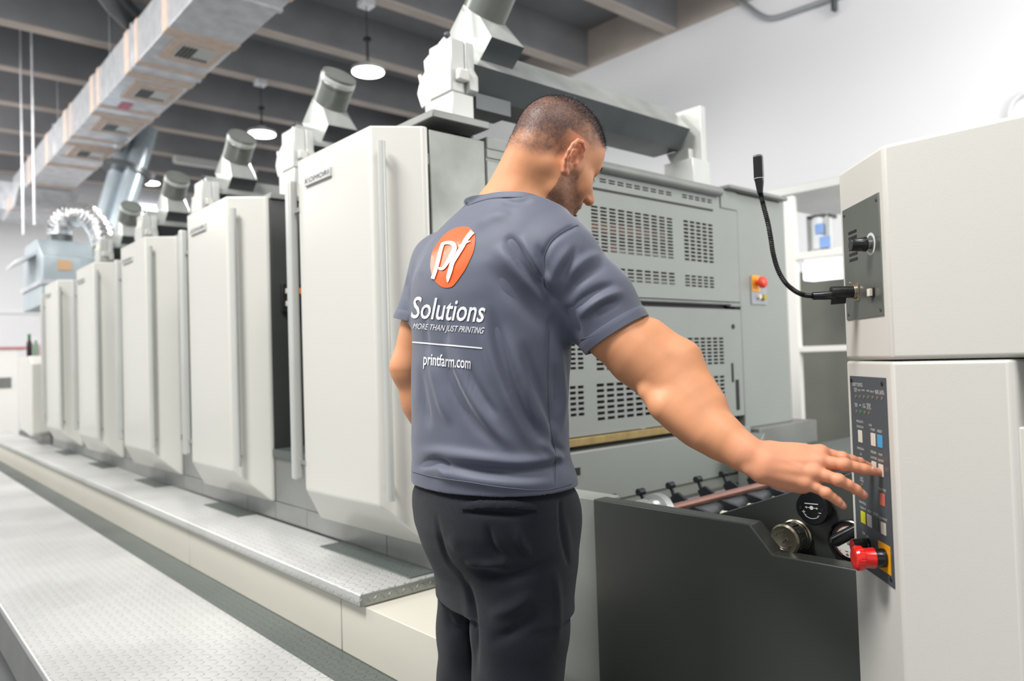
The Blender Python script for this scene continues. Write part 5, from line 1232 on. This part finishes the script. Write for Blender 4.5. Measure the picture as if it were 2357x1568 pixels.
# collar rib and sleeve hems as stitched bands
seam_m = mat('seam_thread', '#595e6c', .7)
def stitched(pts, w_=1.3, off=.0006, m=None):
    mm = m or MB(); P_ = [onto(a, b, off) for a, b in [(v.x, v.y) for v in spline([Vector((*p, 0)) for p in pts], 8)]]; P_ = [p for p in P_ if p is not None]
    if len(P_) > 2: mm.tube(P_, .0007*w_, 6)
    return mm
sm_ = MB(); stitched([(1336, 781), (1370, 772), (1410, 752), (1450, 727), (1472, 712)], m=sm_); stitched([(950, 1086), (1000, 1098), (1080, 1110), (1160, 1122), (1250, 1128), (1316, 1114)], m=sm_)
stitched([(1253, 660), (1251, 600), (1268, 556), (1300, 531), (1330, 518)], m=sm_); stitched([(1264, 760), (1262, 860), (1264, 950), (1272, 1010), (1279, 1050), (1278, 1125)], m=sm_)
sm_.build('seam', seam_m, shirt)
# --- trousers
tf = Field([-1.56, .80, .03], [-.93, 1.30, 1.00], .0045)
TR = [(1085, 975, 1285, 1.60, .70), (1108, 962, 1305, 1.60, .72), (1130, 951, 1317, 1.60, .75), (1160, 951, 1323, 1.60, .77), (1200, 957, 1325, 1.60, .80), (1240, 972, 1324, 1.60, .80), (1280, 988, 1320, 1.60, .78), (1320, 1003, 1312, 1.60, .74), (1360, 1012, 1306, 1.60, .70)]
TS = sect_from_px(TR); tf.put(loft_fn(TS, 2.3), (-1.5, .84, TS[0, 0]), (-.98, 1.24, .945), .01)
mask_low = None
RL = [at(1203, 1310, d=1.535), at(1196, 1450, d=1.525), at(1191, 1560, d=1.52)]
LL = [at(1103, 1310, d=1.68), at(1096, 1450, d=1.70), at(1092, 1560, d=1.705)]
tf.chain([RL[0], RL[1], RL[2], (RL[2][0], RL[2][1]+.01, .30), (RL[2][0]+.0, RL[2][1]+.01, .075)], [.100, .094, .086, .074, .064], .03)
tf.chain([LL[0], LL[1], LL[2], (LL[2][0], LL[2][1]+.01, .30), (LL[2][0]-.0, LL[2][1]+.01, .075)], [.092, .086, .080, .072, .062], .025)
gz = (tf.lo[2]+tf.h*np.arange(tf.n[2], dtype=np.float32))[None, None, :]; tf.D = np.maximum(tf.D, gz-.918); tf.D = np.maximum(tf.D, .062-gz)
Vp, Qp = tf.mesh(2); Np = vnormals(Vp, Qp)
FT = [([(1006, 1175), (1012, 1230), (1030, 1290), (1068, 1340), (1090, 1400)], -4, 5), ([(1072, 1330), (1085, 1400), (1090, 1480), (1092, 1568)], -9, 7), ([(1060, 1176), (1120, 1180), (1180, 1184), (1234, 1180)], -6, 7), ([(1060, 1166), (1150, 1163), (1232, 1166)], 3, 5),
      ([(1120, 1200), (1135, 1260), (1165, 1290)], -5, 9), ([(1185, 1200), (1200, 1250), (1225, 1280)], 4, 10), ([(1090, 1300), (1150, 1330), (1230, 1310), (1290, 1270)], -6, 14), ([(1070, 1290), (1110, 1300), (1170, 1300)], 5, 9), ([(1230, 1360), (1180, 1400), (1120, 1420)], 5, 16), ([(1240, 1400), (1190, 1450), (1120, 1480)], -5, 14),
      ([(1290, 1150), (1292, 1220), (1300, 1270), (1310, 1300)], -2.5, 3), ([(1300, 1180), (1308, 1240), (1314, 1290)], 1.5, 6), ([(1276, 1300), (1285, 1400), (1280, 1500)], 3, 8), ([(1020, 1400), (1040, 1440), (1075, 1450)], -4, 8), ([(1030, 1230), (1060, 1270), (1100, 1300)], 4, 12)]
FSC = 1.6; hp_ = fold_height(Vp, Np, FT)+(vnoise(Vp, 14, 5)-.5)*.006+(vnoise(Vp*np.array([1, 1, 3.]), 12, 6)-.5)*.014*sstep(.5, .15, Vp[:, 2])
Vp = Vp+Np*hp_[:, None]
trm = mat('trouser_fabric', '#191c25', .85, spots=.12, scale=9, bump=.5, bscale=900, spec=.25)
trm.node_tree.nodes['Principled BSDF'].inputs['Sheen Weight'].default_value = .12
tro = np_mesh('trousers', Vp, Qp, [trm], man, tuple(TC)); tro['label'] = 'dark navy trousers'
bvp = BVHTree.FromPolygons([tuple(v) for v in Vp], Qp.tolist())
m = MB(); drape(m, [(1062, 1160), (1110, 1153), (1180, 1154), (1236, 1162), (1235, 1174), (1180, 1168), (1110, 1167), (1064, 1172)], [(0, 1, 6, 7), (1, 2, 5, 6), (2, 3, 4, 5)], .0045, 8, bvp)
m.build('pocket_welt', trm, tro, recalc=False, angle=180)
# --- shoes
shoe = mat('shoe_black', '#1d1e20', .6); sole = mat('shoe_sole', '#d8d8d4', .6)
for nm, (cx_, cy_) in (('right', (RL[2][0], RL[2][1])), ('left', (LL[2][0], LL[2][1]))):
    s_f = Field([cx_-.08, cy_-.12, 0.0], [cx_+.08, cy_+.25, .14], .004)
    s_f.chain([(cx_, cy_-.045, .045), (cx_, cy_+.06, .048), (cx_+.005, cy_+.155, .038)], [.036, .040, .036], .03).cap((cx_, cy_-.02, .06), (cx_, cy_+.0, .11), .040, .044, .03)
    gz = (s_f.lo[2]+s_f.h*np.arange(s_f.n[2], dtype=np.float32))[None, None, :]; s_f.D = np.maximum(s_f.D, .018-gz); Vz, Qz = s_f.mesh(1)
    so_ = np_mesh('shoe', Vz, Qz, [shoe], man, tuple(TC))
    ol = [(cx_+.042*math.cos(a), cy_+.055+.14*math.sin(a)) for a in np.linspace(0, 2*math.pi, 28)[:-1]]
    MB().prism(ol, 'z', 0.001, .022).build('sole', sole, so_, bevel=.004)
# --- finger nails
nail_m = mat('nail', '#e2a596', .25, coat=.4)
nv = []
for (x, y, d), (x2, y2) in (((2013, 1082, 1.2475), (2025, 1089)), ((1985, 1135, 1.242), (1996, 1146)), ((1938, 1160, 1.2445), (1947, 1170))):
    c = pt(x, y, d-.0052); e1 = pt(x2, y2, d-.0045)-c; Ln = np.linalg.norm(e1); e1 /= Ln; tcm = CAM-c; tcm /= np.linalg.norm(tcm); e3 = tcm-e1*(tcm @ e1); e3 /= np.linalg.norm(e3); e3 = e3+np.array([0, 0, .25]); e3 -= e1*(e3 @ e1); e3 /= np.linalg.norm(e3); e2 = np.cross(e3, e1)
    vs_ = []; fs_ = []; nu, nv_ = 9, 9
    for i in range(nu):
        for j in range(nv_):
            u_, v_ = -1+2*i/(nu-1), -1+2*j/(nv_-1); uu_ = u_*math.sqrt(1-v_*v_/2.4); v2 = v_*math.sqrt(1-u_*u_/2.6)
            p = c+e1*uu_*.0060+e2*v2*.0050+e3*(.0020-.0022*v2*v2-.0006*u_*u_); vs_.append(p)
    for i in range(nu-1):
        for j in range(nv_-1): fs_.append((i*nv_+j, (i+1)*nv_+j, (i+1)*nv_+j+1, i*nv_+j+1))
    o = MB().add(vs_, fs_).build('fingernail', nail_m, man, recalc=False, angle=180); md = o.modifiers.new('thick', 'SOLIDIFY'); md.thickness = .0008; md.offset = 0
# --- hair: short blades on scalp, beard and brows
def blades(V, N, w_, n, L0, L1, wd, lean, seed):
    g = np.random.default_rng(seed); p = w_/w_.sum(); ii = g.choice(len(V), n, p=p); P_ = V[ii]+g.normal(0, .0008, (n, 3)); n_ = N[ii]
    d = n_*1.0+lean+g.normal(0, .28, (n, 3)); d /= np.linalg.norm(d, axis=1)[:, None]; L_ = (L0+(L1-L0)*g.random(n))[:, None]
    s_ = np.cross(d, g.normal(0, 1, (n, 3))); s_ /= np.linalg.norm(s_, axis=1)[:, None]
    P_ = P_-n_*.0004; A_ = P_-s_*wd; B__ = P_+s_*wd; C__ = P_+d*L_; return np.stack([A_, B__, C__], 1).reshape(-1, 3)
Nh = vnormals(Vh, Qh); Lx = HL(Vh); lean = -HQ[:, 2]*.5-HQ[:, 1]*.3
den = dens[:o1]; dens2 = None; topw = sstep(.085, .115, Lx[:, 2]+.12*np.clip(Lx[:, 1], 0, 1))*scalp[:o1]
front = scalp[:o1]*sstep(.062, .084, Lx[:, 2]+.30*Lx[:, 1]-.004-.30*np.maximum(np.abs(Lx[:, 0])-.050, 0))*(Lx[:, 2] > .05)
b1 = blades(Vh, Nh, den**2+1e-9, 52000, .0015, .0034, .00013, lean, 1)
b2 = blades(Vh, Nh, front+1e-9, 15000, .003, .0085, .00016, HQ[:, 1]*.35+HQ[:, 2]*.2, 2)
def tri_obj(name, P_, m, par, lab=None):
    o = np_mesh(name, P_, np.arange(len(P_)).reshape(-1, 3), [m], par, tuple(TC))
    if lab: o['label'] = lab
    return o
tri_obj('hair', np.concatenate([b1, b2]), mat('hair_dark', '#25222a', .45), man, 'very short dark hair, longer on top')
b3 = blades(Vh, Nh, sb_[:o1]+1e-9, 9000, .001, .0028, .0001, -HQ[:, 2]*.6, 3)
tri_obj('beard', b3, mat('beard_dark', '#33241f', .5), man, 'short dark stubble beard')
lv_ = []
for s_ in (-1, 1):
    for i in range(26):
        t = i/25; p = H(s_*(.020+.024*t), .0835-.006*t*t, .0085); q = H(s_*(.021+.027*t), .0935-.006*t*t, .004)
        lv_ += [p-HQ[:, 0]*.0003, p+HQ[:, 0]*.0003, q]
    for i in range(260):
        g1, g2 = rng.random(2); p = H(s_*(.012+.036*g1), .0925-.010*g1, .031+.003*math.sin(g1*3)+(g2-.5)*.007); q = p+HQ @ np.array([s_*.006, .001, .001]); lv_ += [p-HQ[:, 2]*.0003, p+HQ[:, 2]*.0003, q]
tri_obj('eyebrow_and_lash', np.array(lv_), mat('lash', '#1c1615', .5), man)
